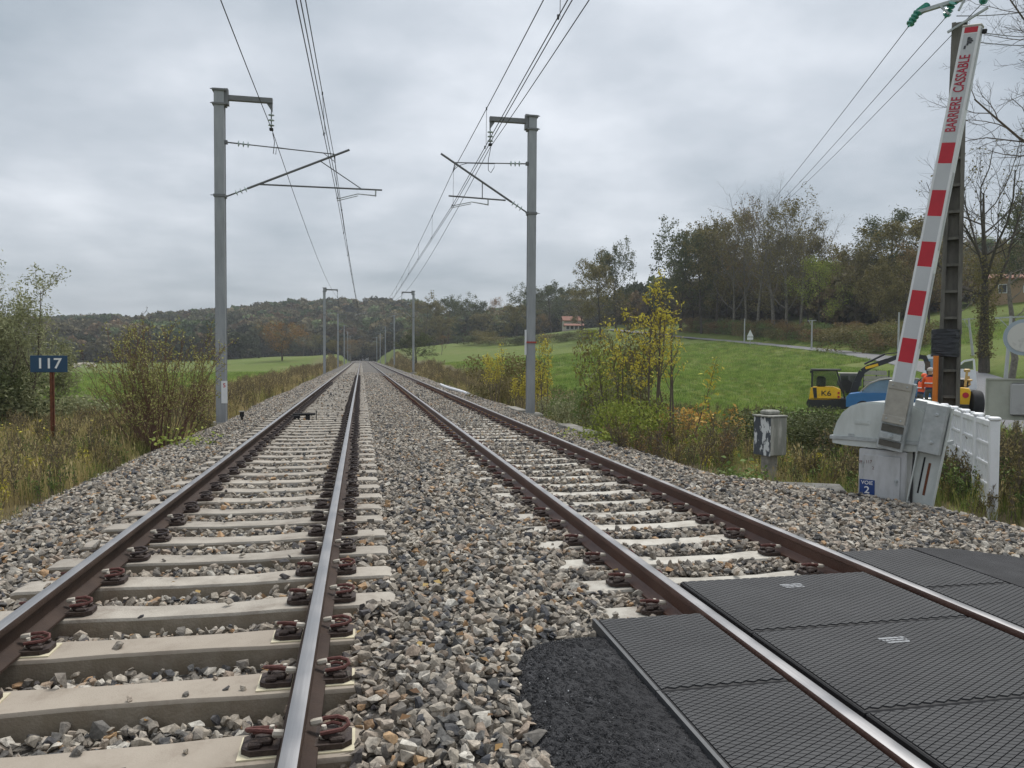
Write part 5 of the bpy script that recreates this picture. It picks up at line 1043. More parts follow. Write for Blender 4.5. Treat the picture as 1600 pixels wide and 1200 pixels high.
# ================================================================ vegetation
UP = np.array((0, 0, 1.0))
def rdir(r): v = r.normal(0, 1, 3); return v / np.linalg.norm(v)
class Plant:
    def __init__(s, seed): s.r = np.random.default_rng(seed); s.mb = MB(); s.leaf = []
    def limb(s, p, d, Ln, r0, lev, C):
        """C: per level dict(seg, wander, trop, kids, ang, ratio, t0, leaf, spread)"""
        c = C[lev]; n = c.get('n', 4); R_ = s.r; pts = [p]; rad = [r0]; ds = [d]
        for i in range(n):
            d = nrm(d + R_.normal(0, 1, 3) * c.get('wander', .15) + UP * c.get('trop', .1)); p = p + d * (Ln / n); pts.append(p); rad.append(max(r0 * (1 - (1 - c.get('tip', .35)) * (i + 1) / n), .0025 if lev > 1 else .004)); ds.append(d)
        s.mb.tube(pts, rad, 7 if lev == 0 else 4 if lev == 1 else 3, caps=False)
        P_ = np.array(pts)
        if c.get('leaf'):
            k = R_.poisson(c['leaf']); 
            for _ in range(k):
                t = R_.uniform(c.get('lt0', .25), 1) * n; i = min(int(t), n - 1); q = P_[i] + (P_[i + 1] - P_[i]) * (t - i); s.leaf.append(q + R_.normal(0, 1, 3) * c.get('spread', .1))
        if lev + 1 < len(C):
            kids = c.get('kids', 5); kids = int(R_.integers(kids[0], kids[1] + 1)) if isinstance(kids, tuple) else kids; a0 = R_.uniform(0, 6.28)
            for j in range(kids):
                t = (c.get('t0', .3) + (1 - c.get('t0', .3)) * (j + R_.uniform(.2, .9)) / kids) * n; i = min(int(t), n - 1); q = P_[i] + (P_[i + 1] - P_[i]) * (t - i); dd = ds[i + 1]
                a = a0 + j * 2.4 + R_.normal(0, .3); pe = np.cross(dd, UP); pe = nrm(pe) if np.linalg.norm(pe) > .1 else np.array((1.0, 0, 0)); pf_ = np.cross(dd, pe)
                ang = R(c.get('ang', 50) * R_.uniform(.7, 1.25)); nd = nrm(dd * math.cos(ang) + (pe * math.cos(a) + pf_ * math.sin(a)) * math.sin(ang))
                ff = t / n; prof = c.get('prof'); fac = prof(ff) if prof else (1.1 - .6 * ff)
                s.limb(q, nd, Ln * c.get('ratio', .5) * fac * R_.uniform(.75, 1.2), max(np.interp(t, range(n + 1), rad) * c.get('rr', .55), .003), lev + 1, C)
def leaf_mesh(name, Cn, size, mat, ratio=.55, seed=0, clump=1.0, flat=0.0, jit=.16, amp=.22):
    r = np.random.default_rng(seed); Cn = np.asarray(Cn, float); n = len(Cn); me = bpy.data.meshes.new(name)
    if n == 0: return me
    nn = r.normal(0, 1, (n, 3)); nn[:, 2] = np.abs(nn[:, 2]) + flat; nn /= np.linalg.norm(nn, axis=1)[:, None]; t = r.normal(0, 1, (n, 3)); t -= nn * (t * nn).sum(1)[:, None]; t /= np.linalg.norm(t, axis=1)[:, None]; b = np.cross(nn, t)
    l = (size[0] + (size[1] - size[0]) * r.random(n))[:, None]; w_ = l * ratio
    V_ = np.stack([Cn - t * l / 2, Cn + b * w_ / 2 + nn * w_ * .18, Cn + t * l / 2, Cn - b * w_ / 2 + nn * w_ * .18], 1).reshape(-1, 3)
    me.vertices.add(4 * n); me.vertices.foreach_set('co', V_.astype(np.float32).ravel()); me.loops.add(4 * n); me.loops.foreach_set('vertex_index', np.arange(4 * n, dtype=np.int32))
    me.polygons.add(n); me.polygons.foreach_set('loop_start', np.arange(0, 4 * n, 4, dtype=np.int32)); me.update(calc_edges=True)
    ph = np.sin(Cn[:, 0] * 2.1 / clump + 1) * np.sin(Cn[:, 1] * 1.9 / clump + 2) * np.sin(Cn[:, 2] * 1.7 / clump)
    a = me.attributes.new('tint', 'FLOAT', 'FACE'); a.data.foreach_set('value', np.clip(.5 + amp * ph + r.normal(0, jit, n), 0, 1).astype(np.float32)); me.materials.append(mat); return me
G = dict(
 dark=[(0, (.020, .026, .011)), (.5, (.046, .055, .022)), (1, (.088, .09, .038))],
 olive=[(0, (.036, .033, .013)), (.5, (.084, .074, .028)), (1, (.15, .122, .05))],
 brown=[(0, (.045, .032, .014)), (.5, (.10, .068, .030)), (1, (.17, .11, .045))],
 rust=[(0, (.055, .032, .011)), (.5, (.125, .072, .024)), (1, (.20, .12, .042))],
 yellow=[(0, (.11, .10, .018)), (.5, (.26, .22, .035)), (1, (.46, .36, .06))],
 lime=[(0, (.05, .07, .012)), (.5, (.12, .145, .028)), (1, (.24, .24, .055))],
 orange=[(0, (.12, .06, .015)), (.5, (.26, .145, .035)), (1, (.42, .28, .085))],
 straw=[(0, (.075, .078, .024)), (.5, (.155, .155, .052)), (1, (.28, .265, .10))],
 green=[(0, (.030, .052, .014)), (.5, (.068, .10, .028)), (1, (.13, .165, .055))],
 greygreen=[(0, (.055, .06, .03)), (.5, (.13, .135, .07)), (1, (.25, .25, .14))])
SC = lambda v, k: [(p, tuple(min(.8, x * k) for x in c)) for p, c in v]
LM = {k: ramp_mat('leaf_' + k, SC(v, 2.05), rough=.75, trans=.25, attr='tint', rnd=False, spec=.25) for k, v in G.items()}
m_bark = M('bark', (.085, .07, .055), .95, .3, 6, .6, 18, col2=(.045, .038, .03), f2=(.4, .65))
m_barkp = M('bark_pale', (.20, .18, .15), .95, .3, 6, .5, 18, col2=(.10, .09, .075), f2=(.4, .65))
m_twig = M('twig_dark', (.125, .10, .078), .95, .25, 6)
m_twigr = M('twig_red', (.15, .085, .058), .9, .3, 6)
def tree_meshes(seed, C, H, r0, leafset, bark, ratio=.6, lean=(0, 0), clump=1.5):
    p = Plant(seed); p.limb(np.zeros(3) - UP * .3, nrm(np.array((lean[0], lean[1], 1.0))), H, r0, 0, C); tm = p.mb.mesh('trunk', bark, True); out = [tm]
    if leafset and p.leaf: out.append(leaf_mesh('crown', p.leaf, leafset[0], LM[leafset[1]], ratio, seed, clump))
    return out
dome = lambda t: .35 + 1.15 * math.sin(min(1, max(0, (t - .15) / .85)) * math.pi * .86 + .35)
def C_tree(leaf, spread, kids0=14, t0=.28, trop=.12, kids1=6, kids2=4):
    return [dict(n=8, wander=.05, trop=.05, kids=kids0, ang=58, ratio=.40, t0=t0, prof=dome, rr=.42, tip=.12), dict(n=5, wander=.16, trop=trop, kids=kids1, ang=48, ratio=.5, t0=.25, leaf=leaf * .35, spread=spread), dict(n=4, wander=.2, trop=.06, kids=kids2, ang=45, ratio=.55, t0=.2, leaf=leaf, spread=spread), dict(n=3, wander=.22, trop=.03, leaf=leaf * .8, spread=spread)]
TREES = {
 'oak': [tree_meshes(11, C_tree(17, .26, 17, .25), 12, .26, ((.2, .4), 'dark'), m_bark), tree_meshes(12, C_tree(17, .26, 16, .3), 12, .24, ((.2, .4), 'dark'), m_bark)],
 'olive': [tree_meshes(21, C_tree(15, .26, 17, .2), 12, .2, ((.2, .4), 'olive'), m_bark), tree_meshes(22, C_tree(14, .27, 17, .2), 12, .2, ((.2, .4), 'olive'), m_bark), tree_meshes(23, C_tree(14, .27, 17, .16), 12, .2, ((.2, .4), 'olive'), m_bark)],
 'thin': [tree_meshes(31, C_tree(4.5, .16, 16, .2, .3, 8, 6), 12, .2, ((.14, .28), 'olive'), m_barkp), tree_meshes(32, C_tree(3.6, .16, 15, .25, .35, 8, 6), 12, .18, ((.14, .28), 'brown'), m_barkp)],
 'bare': [tree_meshes(41, C_tree(0, .1, 15, .33, .38, 10, 8), 12, .2, None, m_barkp), tree_meshes(42, C_tree(.7, .2, 14, .35, .3, 9, 7), 12, .2, ((.12, .22), 'olive'), m_barkp)],
 'autumn': [tree_meshes(51, C_tree(12, .4, 15, .2), 12, .2, ((.18, .34), 'rust'), m_bark), tree_meshes(52, C_tree(11, .4, 15, .22), 12, .2, ((.18, .34), 'brown'), m_bark)],
 'lime': [tree_meshes(55, C_tree(11, .4, 15, .2), 12, .18, ((.17, .32), 'lime'), m_bark)],
 'pine': [tree_meshes(61, [dict(n=8, wander=.04, trop=.05, kids=15, ang=68, ratio=.34, t0=.42, prof=lambda t: 1.25 - .6 * t, rr=.4, tip=.2), dict(n=5, wander=.12, trop=.1, kids=7, ang=45, ratio=.45, t0=.35, leaf=6, spread=.3), dict(n=3, wander=.15, trop=.15, kids=4, ang=45, ratio=.5, leaf=16, spread=.3), dict(n=2, wander=.2, trop=.15, leaf=12, spread=.25)], 12, .24, ((.16, .32), 'dark'), m_bark, .35)],
}
def plant_tree(kind, v, px, py, D, ytop, label, group=None, name='tree', wide=1.0, rz=None, cat='tree', H0=12.0):
    p = seat(px, py, D); ms = TREES[kind][v]; dpt = float(np.dot(p - EYE, -CAM3[:, 2])); H = atd(px, ytop, D)[2] - p[2]; s_ = H / H0 / .97
    o = empty(name, (p[0], p[1], p[2] - .1), random.uniform(0, 6.28) if rz is None else rz, label=label, cat=cat, group=group); o.scale = (s_ * wide, s_ * wide, s_)
    put('trunk', ms[0], o)
    if len(ms) > 1: put('crown', ms[1], o)
    return o
# ---- trees along the country road on the right
rt = 'trees along the country road'
for a in [('oak', 0, 1063, 524, 150, 392, 1.0, 'dark ivy-clad oak at the upper end of the road trees'), ('oak', 1, 1096, 527, 140, 388, .8, 'dark leafy oak beside the ivy-clad one above the road'), ('olive', 0, 1120, 530, 138, 376, .85, 'olive half-leaved tree next to the dark oaks by the road'),
          ('thin', 0, 1146, 531, 132, 366, .9, 'thinly leaved pale-stemmed tree behind the plain pale pole'), ('thin', 1, 1166, 532, 130, 360, .8, 'brownish thinly leaved tree directly behind the triangular sign'), ('bare', 0, 1184, 534, 124, 345, .9, 'bare pale-stemmed tree beside the triangular sign'),
          ('bare', 0, 1208, 536, 122, 333, 1.0, 'tallest bare tree of the road trees with a wide fan of twigs'), ('thin', 0, 1228, 538, 118, 352, .9, 'thinly leaved tree next to the tallest bare tree'), ('olive', 1, 1222, 538, 128, 395, .9, 'olive tree filling the row below the tallest bare tree'), ('bare', 1, 1250, 540, 116, 362, .85, 'nearly bare tree between the tallest bare one and the crossarm pole'),
          ('lime', 0, 1281, 542, 112, 420, .9, 'yellow-green tree behind the roadside pole with crossarm'), ('olive', 2, 1262, 541, 122, 392, .8, 'green half-leaved tree in the row near the yellow-green one'), ('thin', 1, 1303, 540, 130, 412, 1.0, 'low brownish tree in the gap beside the pine'),
          ('olive', 0, 1136, 530, 148, 420, 1.0, 'olive tree deep in the row behind the thin pale stems'), ('olive', 1, 1182, 532, 142, 425, 1.0, 'olive tree deep in the row behind the triangular sign'), ('oak', 1, 1250, 536, 145, 430, 1.1, 'dark tree deep in the row behind the crossarm pole'),
          ('olive', 0, 1080, 526, 156, 428, 1.3, 'olive tree filling the gap behind the two dark oaks'), ('olive', 1, 1112, 528, 156, 405, 1.2, 'broad olive tree behind the half-leaved ones'), ('autumn', 1, 1160, 530, 150, 410, 1.2, 'brown tree deep in the row behind the brownish thin one'), ('olive', 2, 1208, 532, 150, 408, 1.2, 'green tree deep in the row behind the tallest bare tree'), ('olive', 0, 1285, 538, 140, 425, 1.2, 'olive tree behind the yellow-green one'), ('olive', 1, 1322, 542, 135, 425, 1.3, 'broad olive tree beside the pine'),
          ('pine', 0, 1378, 548, 112, 352, 1.25, 'broad dark pine standing behind the striped boom'), ('olive', 1, 1338, 545, 110, 410, 1.0, 'olive tree in front of the dark pine'), ('olive', 0, 1418, 552, 104, 372, 1.15, 'tall olive-brown tree between the pine and the boom'), ('olive', 2, 1372, 550, 98, 430, 1.0, 'green tree low before the dark pine'), ('autumn', 1, 1450, 556, 98, 400, 1.1, 'brown-leaved tree directly behind the striped boom'), ('olive', 1, 1400, 552, 95, 455, 1.0, 'low olive tree at the road edge before the pine'),
          ('thin', 0, 1500, 560, 84, 380, .9, 'thinly leaved tree behind the concrete pole'), ('olive', 0, 1570, 520, 118, 395, 1.0, 'olive tree up the slope below the tan house'), ('oak', 0, 1612, 500, 96, 345, .9, 'dark tree at the slope beside the tan house')]:
    k, v, px, py, D, yt, wd, lab = a; plant_tree(k, v, px, py, D, yt, lab, rt, wide=wd)
# big tree by the road: bare crown, ivy on the trunk
p = seat(1538, 572, 54); Hb = atd(1538, 296, 54)[2] - p[2]
ms = tree_meshes(71, [dict(n=9, wander=.05, trop=.06, kids=13, ang=55, ratio=.42, t0=.38, prof=dome, rr=.5, tip=.14), dict(n=5, wander=.16, trop=.22, kids=7, ang=42, ratio=.55, t0=.2), dict(n=4, wander=.2, trop=.1, kids=9, ang=42, ratio=.55, leaf=.4, spread=.15), dict(n=3, wander=.22, trop=.05, leaf=.35, spread=.12)], 12, .36, ((.12, .24), 'olive'), m_bark)
o = empty('tree', (p[0], p[1], p[2]), 1.0, label='big half-bare tree with a thick ivy-clad trunk at the road side', cat='tree', group=rt); o.scale = (Hb / 12, Hb / 12, Hb / 12); put('trunk', ms[0], o); put('crown', ms[1], o)
r_ = np.random.default_rng(5); n = 3000; zz1 = 1.0 + 6.6 * r_.random(n); aa = r_.random(n) * 6.28; rd = .26 + np.abs(r_.normal(0, .2, n)) + np.abs(r_.normal(0, .45, n)) * np.clip((zz1 - 3.6) / 2.5, 0, 1); put('ivy', leaf_mesh('ivy', np.stack([np.cos(aa) * rd, np.sin(aa) * rd, zz1], 1), (.09, .17), LM['olive'], .7, 3), o)
# broken pale trunk beside it
mb = MB(); q0 = seat(1586, 600, 46); P_ = [atd(*k, 46) - q0 for k in [(1573, 585), (1586, 560), (1580, 530), (1582, 500), (1578, 470), (1576, 445), (1580, 425)]]; P_[0] = np.array((-.3, 0, -.1)); mb.tube(P_, [.2, .19, .16, .14, .12, .09, .04], 7)
for i in (3, 4, 5): mb.tube([P_[i], P_[i] + np.array((.5, -.2, .5)), P_[i] + np.array((.9, -.2, 1.3))], [.05, .035, .01], 4)
o = mb.build('trunk', m_barkp, None, True); t_ = empty('dead_tree', tuple(q0), label='crooked pale dead trunk beside the leaning pole', cat='tree'); o.parent = t_
# bare twigs reaching in from a tree just outside on the right
q0 = seat(1800, 640, 19); ms = tree_meshes(81, [dict(n=8, wander=.06, trop=.08, kids=11, ang=62, ratio=.31, t0=.42, prof=lambda t: 1.15 - .4 * t, rr=.5, tip=.2), dict(n=6, wander=.16, trop=.06, kids=10, ang=40, ratio=.5, t0=.2), dict(n=4, wander=.2, trop=.03, kids=7, ang=40, ratio=.55, t0=.1), dict(n=4, wander=.22, trop=.05, kids=5, ang=38, ratio=.5), dict(n=3, wander=.25)], 12.5, .22, None, m_twig)
o = empty('tree', tuple(q0), 2.2, label='bare tree whose fine dark twigs hang over the road beside the pole', cat='tree'); put('trunk', ms[0], o)
# ---- hillside trees in the middle distance
hg = 'trees on the far hillside'
for a in [('olive', 2, 938, 541, 150, 430, .95, 'full olive-brown tree in front of the tall dark one on the hillside'), ('oak', 0, 962, 535, 165, 413, .7, 'tall dark tree rising above the yellow saplings'), ('olive', 0, 910, 538, 205, 462, 1.2, 'olive tree beside the orange-tiled house'), ('autumn', 1, 985, 525, 190, 470, .8, 'brown tree beyond the yellow saplings'), ('autumn', 0, 775, 522, 330, 478, .7, 'bright orange autumn tree on the hillside ridge'),
          ('olive', 1, 806, 538, 205, 487, 1.5, 'broad rounded olive tree in the meadow near the strapped mast'), ('autumn', 1, 846, 536, 210, 497, 1.0, 'brown rounded tree behind the strapped mast'), ('oak', 1, 862, 525, 260, 458, 1.4, 'dark broad tree on the ridge between the strapped mast and orange-tiled house'), ('oak', 0, 825, 528, 280, 468, 1.3, 'dark tree on the ridge behind the strapped mast'), ('oak', 0, 895, 518, 280, 462, 1.2, 'dark tree rising behind the orange-tiled house'),
          ('olive', 2, 665, 545, 250, 482, 1.2, 'yellow-olive tree on the slope above the small dark round tree'), ('oak', 1, 700, 540, 270, 480, 1.3, 'dark tree in the hillside hedge'), ('oak', 0, 735, 535, 280, 482, 1.3, 'dark tree at the middle of the hillside hedge'), ('olive', 0, 755, 533, 265, 497, 1.5, 'low olive tree in front of the hillside hedge'), ('olive', 1, 690, 545, 245, 505, 1.5, 'low olive bushy tree at the field edge')]:
    k, v, px, py, D, yt, wd, lab = a; plant_tree(k, v, px, py, D, yt, lab, hg, wide=wd)
plant_tree('autumn', 0, 441, 563, 165, 514, 'lone rust-orange tree standing in the cow field beside the line', wide=1.75)
plant_tree('oak', 0, 651, 556, 120, 531, 'small dark round tree at the line beside the sloping meadow', wide=1.7)
plant_tree('thin', 1, 690, 552, 160, 528, 'small grey sapling tree alone on the sloping meadow', wide=1.2)
for i, (px, py, D, yt, wd) in enumerate([(545, 556, 270, 536, 1.4), (585, 557, 290, 540, 1.5), (640, 553, 270, 530, 1.3), (548, 557, 210, 536, 1.6), (520, 560, 200, 535, 1.4), (490, 560, 230, 528, 1.3), (474, 560, 250, 524, 1.2)]):
    plant_tree(('thin', 'olive', 'thin')[i % 3], (1, 0, 0)[i % 3], px, py, D, yt, ('greyish bush tree at the far end of the line', 'olive bush tree at the far end of the line', 'thin pale bush tree at the far end of the line')[i % 3], 'bush trees at the far end of the line', wide=wd)

# ---- shrubs of leaf clumps for hedges, brambles and undergrowth
def shrub_mesh(seed, mat, n=1400, w_=1.0, h=1.0, size=(.07, .14), ratio=.6, blobs=9):
    r = np.random.default_rng(seed); C = []
    for k in range(blobs):
        c = np.array((r.normal(0, .42) * w_, r.normal(0, .42) * w_, r.uniform(.15, .8) * h)); m = n // blobs; q = r.normal(0, 1, (m, 3)); q /= np.linalg.norm(q, axis=1)[:, None]; q *= (r.random(m) ** .4)[:, None] * np.array((.34 * w_, .34 * w_, .26 * h)); C.append(c + q)
    C = np.concatenate(C); C = C[C[:, 2] > .02]; return leaf_mesh('foliage', C, size, mat, ratio, seed, .5)
def crown_far(seed, mat):
    r = np.random.default_rng(seed); C = []
    for k in range(13):
        a = r.uniform(0, 6.28); rad = r.uniform(0, .42) ** .8; c = np.array((math.cos(a) * rad, math.sin(a) * rad, r.uniform(.22, .86))); m = 75; q = r.normal(0, 1, (m, 3)); q /= np.linalg.norm(q, axis=1)[:, None]; q *= (r.random(m) ** .35)[:, None] * np.array((.20, .20, .17)); C.append(c + q)
    return leaf_mesh('far_crown', np.concatenate(C), (.07, .15), mat, .75, seed, .12, 0, .05, .12)
FM = []
for k, v in dict(f_dark='dark', f_olive='olive', f_brown='brown', f_green='green', f_rust='rust').items(): FM.append(ramp_mat('wood_' + k, SC([(p, tuple(.72 * x + .28 * (sum(c) / 3) for x in c)) for p, c in G[v]], 1.8), rough=.85, trans=.12, attr='tint', rnd=True, spec=.15, rw=.95))
FAR = [crown_far(900 + i, FM[(0, 0, 1, 1, 2, 3, 1, 4)[i]]) for i in range(8)]
def wood(name, label, rows):
    X_, Y_, S_, I_ = [], [], [], []
    for px0, px1, D0, D1, n, h0, h1, pal in rows:
        for _ in range(n):
            px = rng.uniform(px0, px1); D = math.sqrt(rng.uniform(D0 ** 2, D1 ** 2)); p = atd(px, 560, D); X_.append(p[0]); Y_.append(p[1]); h = rng.uniform(h0, h1); S_.append((h * rng.uniform(.8, 1.2), h * rng.uniform(.8, 1.2), h)); I_.append(pal[int(rng.integers(0, len(pal)))])
    Z_ = ground(np.array(X_), np.array(Y_)); n = len(X_)
    return scatter(name, np.stack([X_, Y_, Z_ - .3], 1), np.stack([np.zeros(n), np.zeros(n), rng.random(n) * 6.28], 1), np.array(S_), I_, FAR, label=label, cat='wood')
allp = [0, 1, 2, 3, 4, 5, 6, 2, 3]
wood('wooded_hill', 'autumn wood covering the long ridge beyond the cow field', [(-400, 380, 245, 300, 420, 6, 10, [0, 0, 1, 2, 4, 6]), (-400, 420, 290, 500, 1500, 9, 15, allp + [7]), (380, 660, 285, 350, 260, 6, 9, [0, 1, 2, 3, 6]), (400, 660, 330, 520, 750, 9, 15, allp + [7])])
wood('wooded_slope', 'dark mixed wood on the slope behind the sloping meadow', [(640, 900, 270, 320, 260, 6, 10, [0, 1, 2, 5]), (640, 1000, 300, 420, 700, 8, 12, [0, 1, 2, 3, 5]), (960, 1900, 190, 400, 1500, 8, 12, [0, 1, 2, 3, 4, 5, 6]), (1300, 1480, 118, 190, 150, 6, 10, [2, 3, 4, 6]), (1090, 1300, 150, 200, 130, 6, 10, [2, 3, 4, 6])])
SHR = {k: [shrub_mesh(s_, LM[k], 4200, size=(.03, .07), blobs=14) for s_ in (1, 2)] for k in ('dark', 'green', 'olive', 'brown', 'lime', 'greygreen')}
def shrub(kind, v, px, py, D, wd, h, label, group=None, name='shrub'):
    p = seat(px, py, D); o = put(name, SHR[kind][v], None, (p[0], p[1], p[2] - .05), (0, 0, random.uniform(0, 6.28)), (wd, wd, h)); return tag(o, label, 'shrub', group)
g_ = 'undergrowth along the country road'
for i in range(34):
    f_ = i / 33; px = 1085 + f_ * 345; D = float(np.interp(px, [1040, 1200, 1280, 1370, 1480], [152, 116, 101, 85, 66])) + random.uniform(0, 6); py = 540
    p = seat(px, py, D); k = ('brown', 'olive', 'green', 'dark')[i % 4]; o = put('shrub', SHR[k][i % 2], None, (p[0], p[1], p[2] - .1), (0, 0, random.uniform(0, 6.28)), (random.uniform(2.2, 3.4), random.uniform(2.2, 3.4), random.uniform(1.6, 3.2)))
    tag(o, '%s undergrowth shrub below the road trees' % {'brown': 'brownish', 'olive': 'olive', 'green': 'green', 'dark': 'dark green'}[k], 'shrub', g_)
shrub('olive', 0, 1352, 556, 84, 4.5, 3.2, 'rounded olive thicket at the road edge before the pine')
for i, (px, D, h) in enumerate([(830, 172, 2.2), (860, 165, 2.0), (890, 160, 2.0), (920, 155, 2.2), (800, 175, 2.0), (770, 185, 2.2), (735, 195, 2.6), (760, 192, 3.5)]): shrub(('dark', 'olive')[i % 2], i % 2, px, 540, D, 5, h, '%s hedge bush across the sloping meadow' % ('dark green', 'olive')[i % 2], 'hedge bushes across the sloping meadow')
# brambles and bushes close by
for i, (k, px, py, D, wd, h, lab) in enumerate([('dark', 1255, 668, 16.5, 1.5, 1.1, 'dark bramble mound behind the equipment box'), ('dark', 1300, 672, 15.5, 1.5, 1.05, 'dark bramble mound behind the barrier housing'), ('green', 1225, 660, 18.5, 1.6, 1.0, 'green bramble mound beyond the equipment box'), ('dark', 1345, 665, 15.0, 1.4, .9, 'dark bramble mound behind the barrier cabinet'),
        ('greygreen', 20, 672, 21, 2.2, 1.5, 'grey-green bramble thicket at the foot of the willow'), ('greygreen', 60, 664, 22, 1.8, 1.0, 'grey-green bramble thicket behind the blue sign post'), ('green', 150, 655, 24, 1.2, .8, 'green bramble beside the red-stemmed bush'), ('dark', -30, 650, 20, 2.0, 2.0, 'dark bush under the willow'),
        ('greygreen', 955, 640, 18.5, 1.1, 1.8, 'dense olive bush at the foot of the yellow saplings'), ('green', 930, 655, 20.5, 1.0, 1.3, 'green bush between the mast and the saplings'), ('greygreen', 898, 650, 22.5, 1.0, 1.0, 'grey-green bush between the strapped mast and the saplings'), ('lime', 985, 665, 16, 1.2, 1.3, 'yellow-green bush below the saplings'), ('olive', 800, 575, 32, 2.0, 2.2, 'olive bush behind the pale yellow sapling near the strapped mast'), ('green', 880, 645, 23.5, .7, .7, 'low green bush at the strapped mast foot'),
        ('olive', 955, 590, 19.5, 1.1, 2.6, 'tall dense olive bush among the yellow saplings'), ('olive', 1010, 640, 18.5, .9, 1.2, 'brown twiggy bush among the saplings')]):
    shrub(k, i % 2, px, py, D, wd, h, lab)

# ---- saplings and stem bushes
def bush(seed, name, loc, stems, Ln, ang, C, leafset, bark, label, ratio=.55, r0=.012, cat='bush', base=.15, group=None, clump=.4):
    P_ = Plant(seed); r = P_.r
    for k in range(stems):
        a = r.uniform(0, 6.28); t = R(r.uniform(*ang)); b = np.array((math.cos(a), math.sin(a), 0)) * base * r.random(); P_.limb(b - UP * .08, nrm(np.array((math.cos(a) * math.sin(t), math.sin(a) * math.sin(t), math.cos(t)))), r.uniform(*Ln), r0 * r.uniform(.7, 1.2), 0, C)
    o = empty(name, tuple(loc), 0, label=label, cat=cat, group=group); put('stems', P_.mb.mesh('stems', bark, True), o)
    if P_.leaf: put('leaves', leaf_mesh('leaves', P_.leaf, leafset[0], LM[leafset[1]], ratio, seed, clump), o)
    return o
Cb = [dict(n=6, wander=.06, trop=.03, kids=(6, 9), ang=32, ratio=.32, t0=.3, leaf=4, lt0=.5, spread=.03, tip=.25), dict(n=4, wander=.12, trop=.06, kids=4, ang=40, ratio=.5, leaf=4.2, lt0=.2, spread=.03), dict(n=3, wander=.2, leaf=2.6, spread=.025)]
p = seat(250, 700, 15.8); bush(201, 'red_stemmed_bush', p, 54, (1.5, 2.7), (3, 33), Cb, ((.035, .065), 'straw'), m_twigr, 'wide bush of reddish stems with yellow-green leaves at the ballast edge', base=.45)
p = seat(225, 690, 17.5); bush(207, 'dead_sapling', p, 4, (2.5, 3.1), (2, 12), [dict(n=8, wander=.04, trop=.05, kids=9, ang=45, ratio=.2, t0=.45, tip=.3), dict(n=4, wander=.22, trop=.0, kids=4, ang=45, ratio=.5), dict(n=3, wander=.25, trop=-.1)], ((.05, .08), 'lime'), m_twig, 'dead bare stems with curled twigs rising above the red-stemmed bush', r0=.02, cat='sapling')
# willow on the left
Cw = [dict(n=7, wander=.08, trop=.06, kids=(9, 12), ang=38, ratio=.42, t0=.2, leaf=12, spread=.1, tip=.2), dict(n=5, wander=.14, trop=.1, kids=6, ang=38, ratio=.5, leaf=24, spread=.1), dict(n=4, wander=.2, trop=.03, leaf=20, spread=.09)]
p = seat(4, 672, 21); bush(203, 'willow', p, 10, (2.6, 4.2), (3, 34), Cw, ((.06, .12), 'greygreen'), m_twig, 'grey-green willow with upright leafy shoots beside the blue sign', .35, r0=.03, cat='tree', base=.5)
p = seat(46, 664, 23); bush(204, 'willow', p, 6, (1.6, 2.7), (5, 30), Cw, ((.06, .12), 'greygreen'), m_twig, 'low spreading willow just behind the blue sign', .4, r0=.025, cat='tree', base=.5)
# yellow saplings on the right
Cs = [dict(n=9, wander=.035, trop=.05, kids=(9, 12), ang=45, ratio=.2, t0=.45, leaf=2, lt0=.7, spread=.05, tip=.2), dict(n=4, wander=.12, trop=.12, kids=4, ang=40, ratio=.5, leaf=4.2, spread=.055), dict(n=3, wander=.2, leaf=3.4, spread=.05)]
sy = 'yellow-leaved saplings'
for i, (px, py, D, st, Ln, an, ls, lab, r0) in enumerate([(1024, 690, 16.2, 3, (3.2, 3.9), (1, 7), 'yellow', 'tallest sapling clump with dark stems and yellow leaf tips', .035), (1052, 690, 17.0, 3, (2.4, 3.1), (3, 12), 'yellow', 'dark forked sapling with yellow leaves between the tallest clump and the leaning one', .028), (985, 680, 16.6, 4, (2.2, 3.0), (3, 18), 'yellow', 'bushy yellow sapling on the mast side of the tallest clump', .02), (955, 680, 17.6, 6, (2.0, 2.8), (4, 20), 'lime', 'yellow-green sapling clump at the mast end of the saplings', .018),
        (1005, 670, 18.5, 6, (2.3, 3.2), (4, 18), 'olive', 'olive twiggy sapling behind the yellow ones', .018), (772, 620, 30, 6, (1.8, 2.5), (3, 18), 'yellow', 'pale yellow sapling in the verge before the olive bush', .016), (850, 634, 23.5, 3, (2.2, 2.7), (2, 8), 'yellow', 'slim yellow sapling directly behind the strapped mast', .016), (838, 630, 24.5, 4, (1.0, 1.7), (4, 20), 'yellow', 'short yellow sapling at the strapped mast foot', .014), (812, 625, 26, 4, (.9, 1.5), (5, 25), 'yellow', 'short yellow sapling between the strapped mast and olive bush', .014)]):
    bush(210 + i, 'sapling', seat(px, py, D), st, Ln, an, Cs, ((.05, .11), ls), m_twig, lab, .4, r0=r0, cat='sapling', group=sy)
